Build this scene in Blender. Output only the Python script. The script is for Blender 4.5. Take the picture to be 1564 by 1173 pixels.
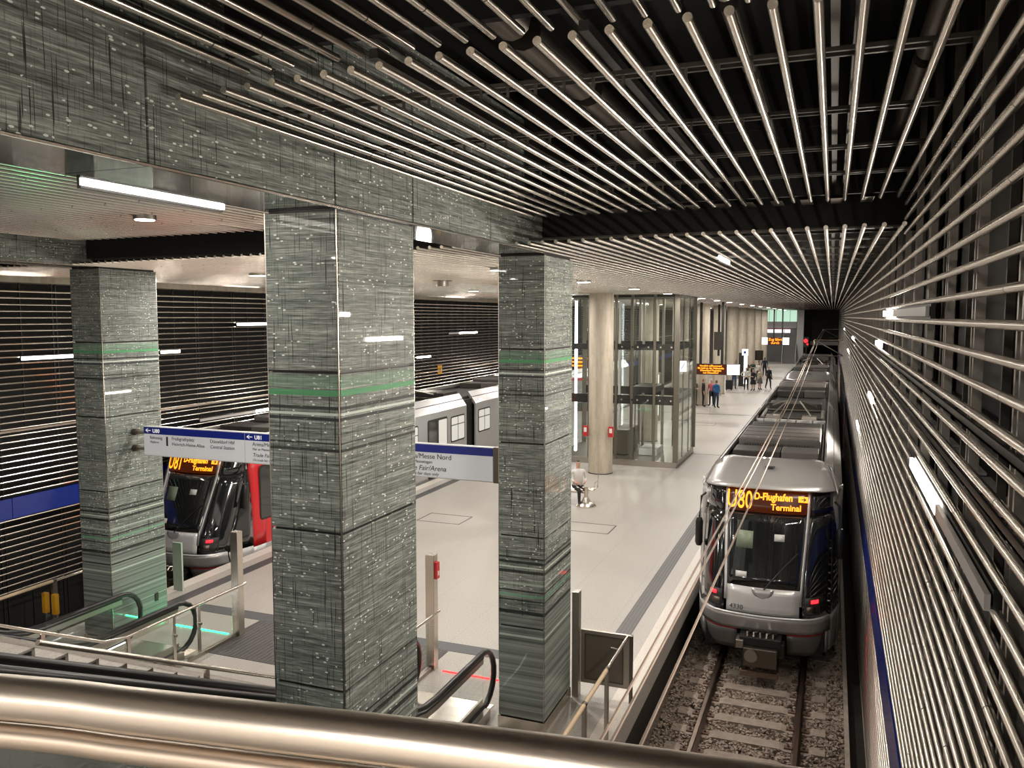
import bpy, bmesh, math, random
from mathutils import Vector, Matrix
random.seed(7)
for o in list(bpy.data.objects): bpy.data.objects.remove(o, do_unlink=True)
SC = bpy.context.scene
COL = SC.collection
PI = math.pi
# ---------------------------------------------------------------- camera
# z = 0 is the platform floor, x to the right, y along the tracks; rails lie 0.95 m below the platform
F_PX, CX, CY = 1258.0, 782.0, 586.5
TH = math.atan(102.5 / F_PX); PS = math.atan(490.5 / math.hypot(F_PX, 102.5))
FW = Vector((-math.sin(PS)*math.cos(TH), math.cos(PS)*math.cos(TH), -math.sin(TH)))
RT = Vector((math.cos(PS), math.sin(PS), 0)); UP = RT.cross(FW)
cam_d = bpy.data.cameras.new('camera'); cam = bpy.data.objects.new('camera', cam_d); COL.objects.link(cam)
cam_d.sensor_width = 36.0; cam_d.lens = 36.0 * F_PX / 1564.0; cam_d.clip_start = 0.05; cam_d.clip_end = 400
M = Matrix((RT, UP, -FW)).transposed().to_4x4(); M.translation = (0, 0, 5.59)
cam.matrix_world = M
SC.camera = cam
# ---------------------------------------------------------------- world, exposure
w = bpy.data.worlds.new('world'); SC.world = w; w.use_nodes = True
w.node_tree.nodes['Background'].inputs[0].default_value = (1.0, 0.93, 0.85, 1)
w.node_tree.nodes['Background'].inputs[1].default_value = 0.035
SC.view_settings.view_transform = 'Standard'; SC.view_settings.look = 'None'
SC.view_settings.gamma = 1.0; SC.view_settings.use_curve_mapping = False
SC.view_settings.exposure = 0.5

def area_light(name, loc, sx, sy, power, color=(1, .95, .88), rot=(0, 0, 0), shape='RECTANGLE', parent=None):
    d = bpy.data.lights.new(name, 'AREA'); d.shape = shape; d.size = sx; d.size_y = sy
    d.energy = power; d.color = color
    o = bpy.data.objects.new(name, d); COL.objects.link(o); o.rotation_euler = rot
    if parent is not None:
        o.parent = parent; o.location = Vector(loc) - parent.location
    else: o.location = loc
    return o
# ---------------------------------------------------------------- helpers
def thing(name, label=None, cat=None, loc=(0, 0, 0), group=None, kind=None, rotz=0):
    o = bpy.data.objects.new(name, None); COL.objects.link(o); o.location = loc; o.rotation_euler = (0, 0, rotz)
    o.empty_display_size = .2
    return tag(o, label, cat, group, kind)
def tag(o, label=None, cat=None, group=None, kind=None):
    if label: o['label'] = label
    if cat: o['category'] = cat
    if group: o['group'] = group
    if kind: o['kind'] = kind
    return o
class MB:
    def __init__(s): s.v = []; s.f = []; s.m = []
    def add(s, vs, fs, mi=0):
        b = len(s.v); s.v += [tuple(p) for p in vs]
        for f in fs: s.f.append(tuple(i + b for i in f)); s.m.append(mi)
        return s
    def box(s, x0, x1, y0, y1, z0, z1, mi=0):
        return s.add([(x0,y0,z0),(x1,y0,z0),(x1,y1,z0),(x0,y1,z0),(x0,y0,z1),(x1,y0,z1),(x1,y1,z1),(x0,y1,z1)],
                     [(0,3,2,1),(4,5,6,7),(0,1,5,4),(1,2,6,5),(2,3,7,6),(3,0,4,7)], mi)
    def tube(s, pts, r, n=10, mi=0, closed=False, cap=True, rz=None):
        pts = [Vector(p) for p in pts]; N = len(pts); rings = []
        for i, p in enumerate(pts):
            a = pts[max(i-1, 0)]; b = pts[min(i+1, N-1)]
            t = (b - a).normalized()
            ref = Vector((0, 0, 1)) if abs(t.z) < .95 else Vector((0, 1, 0))
            if rz == 'x': ref = Vector((1, 0, 0))
            u = t.cross(ref).normalized(); v = u.cross(t)
            rr = r[i] if isinstance(r, (list, tuple)) else r
            rings.append([p + u*math.cos(2*PI*k/n)*rr + v*math.sin(2*PI*k/n)*rr for k in range(n)])
        vs = [q for R in rings for q in R]; fs = []
        for i in range(N-1):
            for k in range(n):
                k2 = (k+1) % n; fs.append((i*n+k, (i+1)*n+k, (i+1)*n+k2, i*n+k2))
        if cap: fs.append(tuple(range(n))); fs.append(tuple((N-1)*n + k for k in reversed(range(n))))
        return s.add(vs, fs, mi)
    def prism(s, poly, axis, a0, a1, mi=0):
        # poly: 2D list; axis 'x' -> (y,z), 'y' -> (x,z), 'z' -> (x,y)
        n = len(poly)
        def P(p, a): return (a, p[0], p[1]) if axis == 'x' else ((p[0], a, p[1]) if axis == 'y' else (p[0], p[1], a))
        vs = [P(p, a0) for p in poly] + [P(p, a1) for p in poly]
        fs = [tuple(range(n)), tuple(range(2*n-1, n-1, -1))] + [(i, i+n, (i+1) % n + n, (i+1) % n) for i in range(n)]
        return s.add(vs, fs, mi)
    def strip(s, poly, axis, a0, a1, mi=0):  # band of quads that follows two aligned polylines (list of (p,q))
        vs = []; fs = []
        for (p, q) in poly:
            for a in (a0, a1):
                for c in (p, q): vs.append((a, c[0], c[1]) if axis == 'x' else (c[0], a, c[1]))
        for i in range(len(poly)-1):
            b = i*4; c = b+4
            fs += [(b, c, c+1, b+1), (b+2, b+3, c+3, c+2), (b, b+2, c+2, c), (b+1, c+1, c+3, b+3)]
        e = (len(poly)-1)*4
        fs += [(0, 1, 3, 2), (e, e+2, e+3, e+1)]
        return s.add(vs, fs, mi)
    def grid(s, fn, nu, nv, mi=0, thick=None):
        vs = [fn(i/nu, j/nv) for j in range(nv+1) for i in range(nu+1)]
        fs = [(j*(nu+1)+i, j*(nu+1)+i+1, (j+1)*(nu+1)+i+1, (j+1)*(nu+1)+i) for j in range(nv) for i in range(nu)]
        return s.add(vs, fs, mi)
    def mesh(s, name, mats, smooth=False):
        me = bpy.data.meshes.new(name); me.from_pydata(s.v, [], s.f)
        for m in (mats if isinstance(mats, (list, tuple)) else [mats]): me.materials.append(m)
        me.polygons.foreach_set('material_index', s.m)
        bm = bmesh.new(); bm.from_mesh(me); bmesh.ops.recalc_face_normals(bm, faces=bm.faces[:]); bm.to_mesh(me); bm.free()
        if smooth: me.shade_smooth(); me.set_sharp_from_angle(angle=math.radians(38))
        me.update(); return me
    def build(s, name, mats, parent=None, smooth=False, local=False, bevel=0, solid=0):
        me = s.mesh(name, mats, smooth); o = bpy.data.objects.new(name, me); COL.objects.link(o)
        if parent is not None:
            o.parent = parent
            if not local:
                p = parent; l = Vector((0, 0, 0))
                while p: l += p.location; p = p.parent
                o.location = -l
        if solid:
            m = o.modifiers.new('solid', 'SOLIDIFY'); m.thickness = solid; m.offset = 0
        if bevel:
            m = o.modifiers.new('bevel', 'BEVEL'); m.width = bevel; m.segments = 2; m.limit_method = 'ANGLE'
        return o
def box(name, mat, x0, x1, y0, y1, z0, z1, parent=None, local=False, bevel=0):
    return MB().box(x0, x1, y0, y1, z0, z1).build(name, mat, parent, local=local, bevel=bevel)
def rod(name, mat, pts, r, n=10, parent=None, local=False):
    return MB().tube(pts, r, n).build(name, mat, parent, smooth=True, local=local)
def inst(me, name, loc, parent=None, rot=(0, 0, 0)):
    o = bpy.data.objects.new(name, me); COL.objects.link(o); o.rotation_euler = rot
    if parent is not None:
        o.parent = parent; o.location = Vector(loc) - parent.location
    else: o.location = loc
    return o
def text(name, body, size, mat, loc, rot=(PI/2, 0, 0), parent=None, local=False, sx=1.0, align='LEFT', extrude=.002, shear=0, bold=0):
    cu = bpy.data.curves.new(name, 'FONT'); cu.body = body; cu.size = size; cu.align_x = align; cu.extrude = extrude
    cu.resolution_u = 3; cu.shear = shear; cu.offset = bold
    t = bpy.data.objects.new(name, cu); COL.objects.link(t)
    dg = bpy.context.evaluated_depsgraph_get(); me = bpy.data.meshes.new_from_object(t.evaluated_get(dg))
    bpy.data.objects.remove(t); bpy.data.curves.remove(cu)
    me.materials.clear(); me.materials.append(mat); me.name = name
    o = bpy.data.objects.new(name, me); COL.objects.link(o); o.scale = (sx, 1, 1); o.rotation_euler = rot
    o.location = loc
    if parent is not None:
        o.parent = parent
        if not local:
            p = parent; l = Vector((0, 0, 0))
            while p: l += p.location; p = p.parent
            o.location = Vector(loc) - l
    return o
# ---------------------------------------------------------------- materials
def mat(name, col, rough=.5, metal=0, emit=None, es=1.0, spec=.5, coat=0, coat_r=.05):
    m = bpy.data.materials.new(name); m.use_nodes = True; b = m.node_tree.nodes['Principled BSDF']
    b.inputs['Base Color'].default_value = (*col, 1); b.inputs['Roughness'].default_value = rough
    b.inputs['Metallic'].default_value = metal; b.inputs['Specular IOR Level'].default_value = spec
    if coat: b.inputs['Coat Weight'].default_value = coat; b.inputs['Coat Roughness'].default_value = coat_r
    if emit: b.inputs['Emission Color'].default_value = (*emit, 1); b.inputs['Emission Strength'].default_value = es
    return m
class NT:
    def __init__(s, m): s.t = m.node_tree; s.b = s.t.nodes['Principled BSDF']
    def n(s, ty, **kw):
        x = s.t.nodes.new(ty)
        for k, v in kw.items(): setattr(x, k, v)
        return x
    def l(s, a, b): s.t.links.new(a, b)
    def math(s, op, a, b=None, c=None, clamp=False):
        x = s.n('ShaderNodeMath', operation=op, use_clamp=clamp)
        for i, v in enumerate((a, b, c)):
            if v is None: continue
            if isinstance(v, (int, float)): x.inputs[i].default_value = v
            else: s.l(v, x.inputs[i])
        return x.outputs[0]
    def vec(s, x, y, z):
        c = s.n('ShaderNodeCombineXYZ')
        for i, v in enumerate((x, y, z)):
            if isinstance(v, (int, float)): c.inputs[i].default_value = v
            else: s.l(v, c.inputs[i])
        return c.outputs[0]
    def noise(s, vec, scale, detail=2, rough=.5):
        x = s.n('ShaderNodeTexNoise'); s.l(vec, x.inputs['Vector']); x.inputs['Scale'].default_value = scale
        x.inputs['Detail'].default_value = detail; x.inputs['Roughness'].default_value = rough
        return x.outputs['Fac']
    def ramp(s, fac, stops, mode='LINEAR'):
        x = s.n('ShaderNodeValToRGB'); cr = x.color_ramp; cr.interpolation = mode
        while len(cr.elements) < len(stops): cr.elements.new(.5)
        for e, (p, c) in zip(cr.elements, stops):
            e.position = p; e.color = (*c, 1) if len(c) == 3 else c
        s.l(fac, x.inputs[0]); return x.outputs[0]
    def mix(s, fac, a, b, blend='MIX'):
        x = s.n('ShaderNodeMix', data_type='RGBA', blend_type=blend)
        for sock, v in ((x.inputs[0], fac), (x.inputs[6], a), (x.inputs[7], b)):
            if isinstance(v, (int, float)): sock.default_value = v
            elif isinstance(v, tuple): sock.default_value = (*v, 1)
            else: s.l(v, sock)
        return x.outputs[2]
    def pos(s):
        g = s.n('ShaderNodeNewGeometry'); sp = s.n('ShaderNodeSeparateXYZ'); s.l(g.outputs['Position'], sp.inputs[0])
        return g.outputs['Position'], sp.outputs[0], sp.outputs[1], sp.outputs[2]
    def bump(s, h, strength=.2, dist=.01):
        x = s.n('ShaderNodeBump'); x.inputs['Strength'].default_value = strength; x.inputs['Distance'].default_value = dist
        s.l(h, x.inputs['Height']); s.l(x.outputs[0], s.b.inputs['Normal'])

STEEL = mat('brushed_steel', (.70, .64, .57), .27, 1)
STEEL_TUBE = mat('tube_steel', (.88, .82, .74), .225, 1)
STEEL_GREY = mat('satin_steel', (.42, .39, .35), .35, 1)
STEEL_DK = mat('dark_steel', (.16, .14, .12), .4, 1)
BLACK = mat('matt_black', (.006, .0055, .005), .8)
BLACKP = mat('black_paint', (.012, .011, .010), .45)
GREYBAR = mat('dull_bar', (.075, .068, .06), .45, .7)
RUBBER = mat('black_rubber', (.012, .011, .011), .32)
WHITE = mat('white_paint', (.75, .74, .71), .4)
PALE = mat('pale_grey', (.55, .55, .54), .4)
SIGN_WHITE = mat('sign_grey_white', (.62, .63, .65), .3, emit=(.8, .82, .86), es=.12)
SIGN_BLUE = mat('sign_blue', (.015, .03, .28), .3)
TEXT_DK = mat('dark_print', (.03, .03, .035), .5)
TEXT_WH = mat('white_print', (.8, .8, .8), .5, emit=(1, 1, 1), es=.25)
BAND_BLUE = mat('blue_enamel', (.012, .035, .30), .22, coat=.4)
LAMP_ON = mat('lamp_lit', (1, 1, 1), .5, emit=(1, .93, .84), es=14)
LAMP_COOL = mat('lamp_cool', (1, 1, 1), .5, emit=(.95, .97, 1), es=8)
LAMP_OFF = mat('lamp_diffuser', (.55, .53, .52), .35)
LED_OR = mat('led_orange', (.2, .05, 0), .5, emit=(1, .27, .012), es=2.0)
LED_BG = mat('led_board', (.02, .008, .004), .25, emit=(1, .12, .0), es=.035)
LED_RED = mat('led_red', (.3, 0, 0), .4, emit=(1, .008, .012), es=5)
LED_GREEN = mat('led_green', (0, .3, .1), .4, emit=(.02, 1, .35), es=6)
RED = mat('red_paint', (.55, .015, .02), .3, coat=.3)
YELLOW = mat('yellow_box', (.75, .38, .02), .4)
CREAM = mat('cream_rail', (.72, .55, .36), .45)
SILVER = mat('train_silver', (.46, .455, .45), .3, .55, coat=.5)
SILVER_LT = mat('train_silver_light', (.60, .60, .60), .3, .3, coat=.5)
SILVER_DK = mat('train_grey', (.17, .165, .16), .4, .3)
DKGLASS = mat('dark_cab_glass', (.008, .009, .01), .06, 0, spec=.6, coat=1)
ROOFBOX = mat('roof_equipment', (.045, .041, .037), .45, .3)
ROOFBOX_LT = mat('roof_box_light', (.12, .112, .104), .5, .2)
ROOF_DK = mat('roof_dark', (.02, .019, .018), .6)
WINDOW_LIT = mat('lit_window', (.3, .3, .28), .2, emit=(1, .95, .86), es=.32)
CLOCK = mat('clock_face', (.9, .9, .9), .4, emit=(1, 1, 1), es=.85)
GREENLIT = mat('green_glass_lit', (.4, .6, .5), .3, emit=(.62, .95, .72), es=.55)
MULLION = mat('mullion_steel', (.23, .215, .18), .3, .9)

def glass_mat(name, tint, refl=.12, alpha_tint=1):
    m = bpy.data.materials.new(name); m.use_nodes = True; t = m.node_tree; t.nodes.clear()
    o = t.nodes.new('ShaderNodeOutputMaterial'); mx = t.nodes.new('ShaderNodeMixShader')
    tr = t.nodes.new('ShaderNodeBsdfTransparent'); tr.inputs[0].default_value = (*tint, 1)
    gl = t.nodes.new('ShaderNodeBsdfGlossy'); gl.inputs['Roughness'].default_value = .03; gl.inputs[0].default_value = (.9, .95, .92, 1)
    fr = t.nodes.new('ShaderNodeFresnel'); fr.inputs[0].default_value = 1.5
    ad = t.nodes.new('ShaderNodeMath'); ad.operation = 'ADD'; ad.inputs[1].default_value = refl; ad.use_clamp = True
    ge = t.nodes.new('ShaderNodeNewGeometry'); inv = t.nodes.new('ShaderNodeMath'); inv.operation = 'SUBTRACT'; inv.inputs[0].default_value = 1
    mu = t.nodes.new('ShaderNodeMath'); mu.operation = 'MULTIPLY'
    t.links.new(ge.outputs['Backfacing'], inv.inputs[1]); t.links.new(fr.outputs[0], ad.inputs[0])
    t.links.new(ad.outputs[0], mu.inputs[0]); t.links.new(inv.outputs[0], mu.inputs[1]); t.links.new(mu.outputs[0], mx.inputs[0])
    t.links.new(tr.outputs[0], mx.inputs[1]); t.links.new(gl.outputs[0], mx.inputs[2]); t.links.new(mx.outputs[0], o.inputs[0])
    return m
GLASS = glass_mat('clear_glass', (.955, .975, .965), .02)
GLASS_DIM = glass_mat('smoky_glass', (.6, .66, .63), .05)

def terrazzo(name, base, dark):
    m = mat(name, base, .42); g = NT(m); p, x, y, z = g.pos()
    n1 = g.noise(p, 9, 3, .7); n2 = g.noise(p, 45, 2, .8); n3 = g.noise(p, .35, 2)
    c = g.mix(g.ramp(n2, [(.36, (0, 0, 0)), (.62, (1, 1, 1))]), dark, base)
    c = g.mix(g.math('MULTIPLY', g.ramp(n1, [(.3, (1, 1, 1)), (.6, (0, 0, 0))]), .25), c, tuple(v*.8 for v in base))
    c = g.mix(g.math('MULTIPLY', n3, .18), c, tuple(v*.7 for v in base))
    # faint slab joints
    def joint(v, per):
        fr = g.math('FRACT', g.math('DIVIDE', v, per)); return g.math('LESS_THAN', fr, .012/per)
    j = g.math('MAXIMUM', joint(x, 1.2), joint(y, 3.6))
    c = g.mix(g.math('MULTIPLY', j, .35), c, tuple(v*.45 for v in base))
    g.l(c, g.b.inputs['Base Color']); return m
TERRAZZO = terrazzo('terrazzo', (.47, .44, .40), (.29, .27, .245))
EDGE = terrazzo('platform_edge_stone', (.66, .61, .55), (.52, .48, .43))
def noisy(name, a, b, scale, rough=.8, bump=.2, metal=0, detail=4):
    m = mat(name, a, rough, metal); g = NT(m); p, x, y, z = g.pos(); n = g.noise(p, scale, detail, .6)
    g.l(g.ramp(n, [(.3, a), (.7, b)]), g.b.inputs['Base Color'])
    if bump: g.bump(n, bump, .01)
    return m
STRIP = noisy('dark_tactile_stone', (.075, .078, .082), (.10, .10, .105), 30, .55)
MATTING = noisy('entrance_mat', (.06, .06, .06), (.13, .125, .12), 60, .9, .5)
BALLAST = noisy('ballast_bed', (.06, .045, .037), (.20, .155, .125), 28, .95, .8)
STONE = noisy('ballast_stone', (.20, .155, .125), (.42, .34, .28), 11, .9, .3)
SLEEPER = noisy('concrete_sleeper', (.25, .205, .17), (.36, .30, .25), 9, .85, .2)
RAILM = mat('rail_steel', (.20, .15, .12), .32, .9)
RUST = noisy('rusty_iron', (.10, .06, .045), (.18, .11, .08), 25, .8, .3)
TROUGH = noisy('dark_trough', (.012, .011, .010), (.022, .02, .018), 8, .85, .3)
KERB = noisy('pale_kerb', (.30, .26, .22), (.42, .36, .31), 6, .8, .2)
WALLPLATE = noisy('dark_wall_plate', (.012, .010, .009), (.02, .017, .015), 3, .6, 0)
def concrete(name):
    m = mat(name, (.5, .45, .37), .55); g = NT(m); p, x, y, z = g.pos()
    n = g.noise(g.vec(g.math('MULTIPLY', x, 6), g.math('MULTIPLY', y, 6), g.math('MULTIPLY', z, .8)), 1, 4, .6)
    n2 = g.noise(p, 3, 4, .7)
    c = g.ramp(n, [(.3, (.38, .33, .255)), (.55, (.49, .435, .35)), (.75, (.56, .50, .41))])
    c = g.mix(g.math('MULTIPLY', g.ramp(n2, [(.35, (1, 1, 1)), (.5, (0, 0, 0))]), .35), c, (.33, .28, .21))
    g.l(c, g.b.inputs['Base Color']); return m
CONCRETE = concrete('column_concrete')

def printed_glass(name, banded=True):
    """grey-green glass with fine woven print: horizontal streaks, short verticals, white specks, coloured bands"""
    m = mat(name, (.2, .22, .2), .5, 0, coat=.22, coat_r=.02, spec=.25); g = NT(m); p, x, y, z = g.pos()
    u = g.math('ADD', x, y)
    st = g.noise(g.vec(g.math('MULTIPLY', u, .9), g.math('MULTIPLY', z, 55), 3.1), 1, 3, .75)
    st2 = g.noise(g.vec(g.math('MULTIPLY', u, .35), g.math('MULTIPLY', z, 9), 7.7), 1, 2, .6)
    fine = g.noise(g.vec(g.math('MULTIPLY', u, 6), g.math('MULTIPLY', z, 95), 1.3), 1, 2, .7)
    mixn = g.math('ADD', g.math('ADD', g.math('MULTIPLY', st, .47), g.math('MULTIPLY', st2, .15)), g.math('MULTIPLY', fine, .38))
    c = g.ramp(mixn, [(.36, (.035, .042, .037)), (.46, (.15, .17, .155)), (.55, (.28, .305, .28)), (.66, (.58, .62, .57))])
    # short vertical hair lines
    vn = g.noise(g.vec(g.math('MULTIPLY', u, 95), g.math('MULTIPLY', z, 2.4), 5.5), 1, 1, .5)
    vm = g.math('MULTIPLY', g.ramp(vn, [(.655, (0, 0, 0)), (.70, (1, 1, 1))]), .95)
    vn2 = g.noise(g.vec(g.math('MULTIPLY', u, 190), g.math('MULTIPLY', z, 7), 9.5), 1, 1, .5)
    vm2 = g.math('MULTIPLY', g.ramp(vn2, [(.62, (0, 0, 0)), (.72, (1, 1, 1))]), .45)
    vmask = g.math('MAXIMUM', vm, vm2)
    # white specks
    dn = g.n('ShaderNodeTexVoronoi'); dn.inputs['Scale'].default_value = 1
    g.l(g.vec(g.math('MULTIPLY', u, 13), g.math('MULTIPLY', z, 30), 0), dn.inputs['Vector'])
    sc = g.noise(g.vec(g.math('MULTIPLY', u, 4), g.math('MULTIPLY', z, 4), 2.2), 1, 1)
    dm = g.math('MULTIPLY', g.math('LESS_THAN', dn.outputs['Distance'], .19), g.math('GREATER_THAN', sc, .46))
    if banded:
        zc = g.math('DIVIDE', z, 6.4)
        low = g.math('GREATER_THAN', z, 1.6)   # lower zone carries only blurred streaks
        vmask = g.math('MULTIPLY', vmask, low); dm = g.math('MULTIPLY', dm, low)
        sm = g.noise(g.vec(g.math('MULTIPLY', u, .12), g.math('MULTIPLY', z, 22), 6.1), 1, 3, .65)
        smc = g.ramp(sm, [(.30, (.07, .082, .074)), (.45, (.17, .19, .175)), (.6, (.27, .30, .275)), (.74, (.42, .46, .42))])
        c = g.mix(low, smc, c)
    c = g.mix(vmask, c, (.02, .022, .02))
    c = g.mix(dm, c, (.78, .82, .76))
    if banded:
        K, W, G, N_ = (0, 0, 0, 1), (.75, .82, .76, 1), (.10, .36, .17, 1), (0, 0, 0, 0)
        def Z(v): return v/6.4
        S = lambda z0, colr, wd: [(Z(z0), colr), (Z(z0+wd), (0, 0, 0))]
        # colour + mask are two ramps over the height of the column
        bands = [(1.30, .03, (.5, .6, .52)), (1.62, .05, (.01, .012, .011)), (1.80, .02, (.01, .012, .011)), (1.86, .035, (.17, .38, .24)), (1.93, .02, (.01, .01, .01)),
                 (2.02, .03, (.42, .5, .44)), (2.18, .04, (.008, .01, .009)), (2.25, .02, (.6, .68, .6)), (2.31, .035, (.008, .01, .009)), (2.38, .02, (.01, .01, .01)),
                 (4.56, .022, (.01, .012, .012)), (4.62, .012, (.01, .012, .012)), (4.80, .025, (.012, .02, .025)), (4.84, .02, (.7, .78, .72)), (4.885, .025, (.01, .014, .014)), (4.99, .045, (.085, .36, .15)), (5.05, .09, (.20, .40, .25))]
        for z0, wd, colr in bands:
            a = g.math('GREATER_THAN', z, z0); b = g.math('LESS_THAN', z, z0 + wd)
            c = g.mix(g.math('MULTIPLY', g.math('MULTIPLY', a, b), .38 if wd > .06 else .85), c, colr)
    g.l(c, g.b.inputs['Base Color']); return m
PRINT = printed_glass('printed_glass', True)
PRINT_BEAM = printed_glass('printed_glass_beam', False)
MIRROR = mat('mirror_glass', (.30, .33, .31), .06, 1)
MIRROR.node_tree.nodes['Principled BSDF'].inputs['Base Color'].default_value = (.34, .37, .35, 1)

# ================================================================ SETTING
floor = MB().box(-12.68, -2.54, -4, 109, -.35, 0).build('floor', TERRAZZO); tag(floor, kind='structure')
def fpart(name, m, x0, x1, y0, y1, z1=.004): return box(name, m, x0, x1, y0, y1, -.02, z1, floor)
for s in (0, 1):
    X = (lambda a, s=s: a if s == 0 else -15.22 - a)
    def fp(name, m, a, b, y0, y1, z1): return fpart(name, m, min(X(a), X(b)), max(X(a), X(b)), y0, y1, z1)
    fp('edge_stone', EDGE, -2.56, -2.86, -4, 109, .003)
    fp('tactile_strip', STRIP, -3.16, -3.44, 12.0, 109, .005)
    for k in range(4): fp('strip_rib', STEEL_DK, -3.195-.065*k, -3.21-.065*k, 12.0, 60, .008)
fpart('cross_strip', STRIP, -11.3, -4.3, 12.12, 12.45, .005)
fpart('floor_mat', MATTING, -9.7, -5.85, 10.6, 12.1, .007)
for k in range(45): fpart('mat_rib', STEEL_DK, -9.66+k*.084, -9.645+k*.084, 10.62, 12.08, .010)
for yj in (33.8, 48.2, 62.6, 66.0, 77, 91): fpart('expansion_joint', BLACKP, -12.3, -2.9, yj, yj+.07, .003)
for (hx, hy) in ((-9.9, 20.3), (-5.9, 20.8), (-6.2, 43.5), (-9.9, 43.5)):
    for a in ((0, 1.3, 0, .025), (0, 1.3, .9, .925), (0, .025, 0, .9), (1.275, 1.3, 0, .9)):
        fpart('hatch_frame', GREYBAR, hx+a[0]-.65, hx+a[1]-.65, hy+a[2]-.45, hy+a[3]-.45, .004)
ps = MB()
for x0, x1 in ((-2.75, -2.62), (-12.6, -12.47)): ps.box(x0, x1, -4, 109, -1.35, -.33)
tag(ps.build('trim_1', WALLPLATE), kind='structure')
tb = MB().box(-2.62, .45, -4, 130, -1.35, -1.16).box(-15.7, -12.6, -4, 130, -1.35, -1.16).build('floor_track_bed', BALLAST); tag(tb, kind='structure')
kb = MB().box(.36, .43, -4, 109, -1.30, -1.02, 0).box(.43, .74, -4, 109, -1.30, -1.16, 1).box(.66, .72, -4, 109, -1.3, -1.0, 2)
tag(kb.build('trim_2', [KERB, TROUGH, KERB]), kind='structure')

# ---- tube meshes: long round bars of polished steel with butt joints
def bar_mesh(length, r=.021, n=10, pitch=3.0, off=.5):
    ys = [(0, r, 0)]; yj = off
    prof = [(0.0, r, 0)]
    while yj < length - .1:
        prof += [(yj-.006, r, 0), (yj-.005, r*.86, 1), (yj+.005, r*.86, 1), (yj+.006, r, 0)]; yj += pitch
    prof.append((length, r, 0)); mb = MB(); vs = []
    for (yy, rr, _) in prof:
        vs += [(math.cos(2*PI*k/n)*rr, yy, math.sin(2*PI*k/n)*rr) for k in range(n)]
    fs = []; ms = []
    for i in range(len(prof)-1):
        mi = 1 if abs(prof[i+1][0]-prof[i][0]) < .02 else 0
        for k in range(n):
            fs.append((i*n+k, (i+1)*n+k, (i+1)*n+(k+1) % n, i*n+(k+1) % n)); ms.append(mi)
    b = len(vs); L = len(prof)-1
    fs.append(tuple(range(n))); ms.append(0); fs.append(tuple(L*n+k for k in reversed(range(n)))); ms.append(0)
    mb.v = vs; mb.f = fs; mb.m = ms
    return mb.mesh('tube', [STEEL_TUBE, STEEL_DK], smooth=True)
def interp(x, xs, ys):
    if x <= xs[0]: return ys[0]
    for i in range(len(xs)-1):
        if x <= xs[i+1]:
            t = (x-xs[i])/(xs[i+1]-xs[i]); return ys[i]*(1-t)+ys[i+1]*t
    return ys[-1]

# ---- ceiling: three stepped fields of tubes below a black void
cb = MB()
cb.box(-16.5, 1.3, -9, 9.9, 8.35, 8.45); cb.box(-16.5, 1.3, 9.2, 110, 7.55, 7.65); cb.box(-16.5, 1.3, 9.5, 9.9, 7.2, 8.4)
ceiling = cb.build('ceiling', BLACK); tag(ceiling, kind='structure')
C0, C1, C2 = 7.084, 6.79, 6.42
SP = .1645
xs_r = [-.088 + SP*(k-20) for k in range(25)]          # right hand field, over the track
b0 = [bar_mesh(5.2, .021, 12, 3.0, .9), bar_mesh(5.2, .021, 12, 3.0, 1.7)]
b1 = [bar_mesh(5.75, .021, 12, 3.0, 1.75+.12*k) for k in range(3)]
b1b = [bar_mesh(9.6, .021, 8, 3.0, o) for o in (.8, 1.6, 2.4)]
b2 = [bar_mesh(100.3, .021, 10, 3.0, o) for o in (1.1, 1.9, 2.6)]
for i, x in enumerate(xs_r):
    inst(b0[i % 2], 'tube', (x, 4.13-5.2-.03*x, C0), ceiling)
    inst(b1[(i//4) % 3], 'tube', (x, 3.40-.072*x, C1), ceiling)
x = -4.25; i = 0
while x > -11.1:
    inst(b1b[i % 3], 'tube', (x, -.3-.05*(x+4), C1), ceiling); x -= SP; i += 1
YS = ([-15.2, -12.2, -9.16, -7.2, -3.42, .53], [9.9, 9.76, 9.33, 9.14, 8.84, 8.19])
for i in range(96):
    x = xs_r[-1] - SP*i
    inst(b2[(i*2) % 3], 'tube', (x, interp(x, *YS), C2), ceiling)
# hangers: cross rails above the tubes, drop rods, dark ducts
cr = MB().box(-3.4, .62, 0, .022, 0, .022).box(-3.4, .62, .09, .112, 0, .022).mesh('cross_rail', GREYBAR)
for k in range(12):
    y = -.5+k*1.22
    if y < 3.2: inst(cr, 'cross_rail', (0, y, C0+.10), ceiling)
    if 3.6 < y < 9.1: inst(cr, 'cross_rail', (0, y, C1+.08), ceiling)
for k in range(24): inst(cr, 'cross_rail', (0, 9.3+k*1.25, C2+.08), ceiling)
cr2 = MB().box(-15.3, -3.7, 0, .03, 0, .03).mesh('cross_rail', GREYBAR)
for k in range(10): inst(cr2, 'cross_rail', (0, 10.0+k*2.5, C2+.08), ceiling)
cl = MB().box(-.008, .008, -.006, .006, 0, .09).mesh('clip', STEEL_DK)
for k in range(4, 8):
    for x in xs_r: inst(cl, 'clip', (x, -.5+k*1.22+.015, C1+.01), ceiling)
for (x, w_, h_, m_) in ((-.03, .04, .10, GREYBAR), (.07, .035, .08, GREYBAR), (-2.3, .05, .05, BLACKP), (-1.15, .05, .05, BLACKP)):
    MB().box(x-w_/2, x+w_/2, 3.9, 9.2, C1+.16, C1+.16+h_).build('cable_duct', m_, ceiling)
    MB().box(x-w_/2, x+w_/2, 10.2, 60, C2+.2, C2+.2+h_).build('cable_duct', m_, ceiling)
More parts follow.
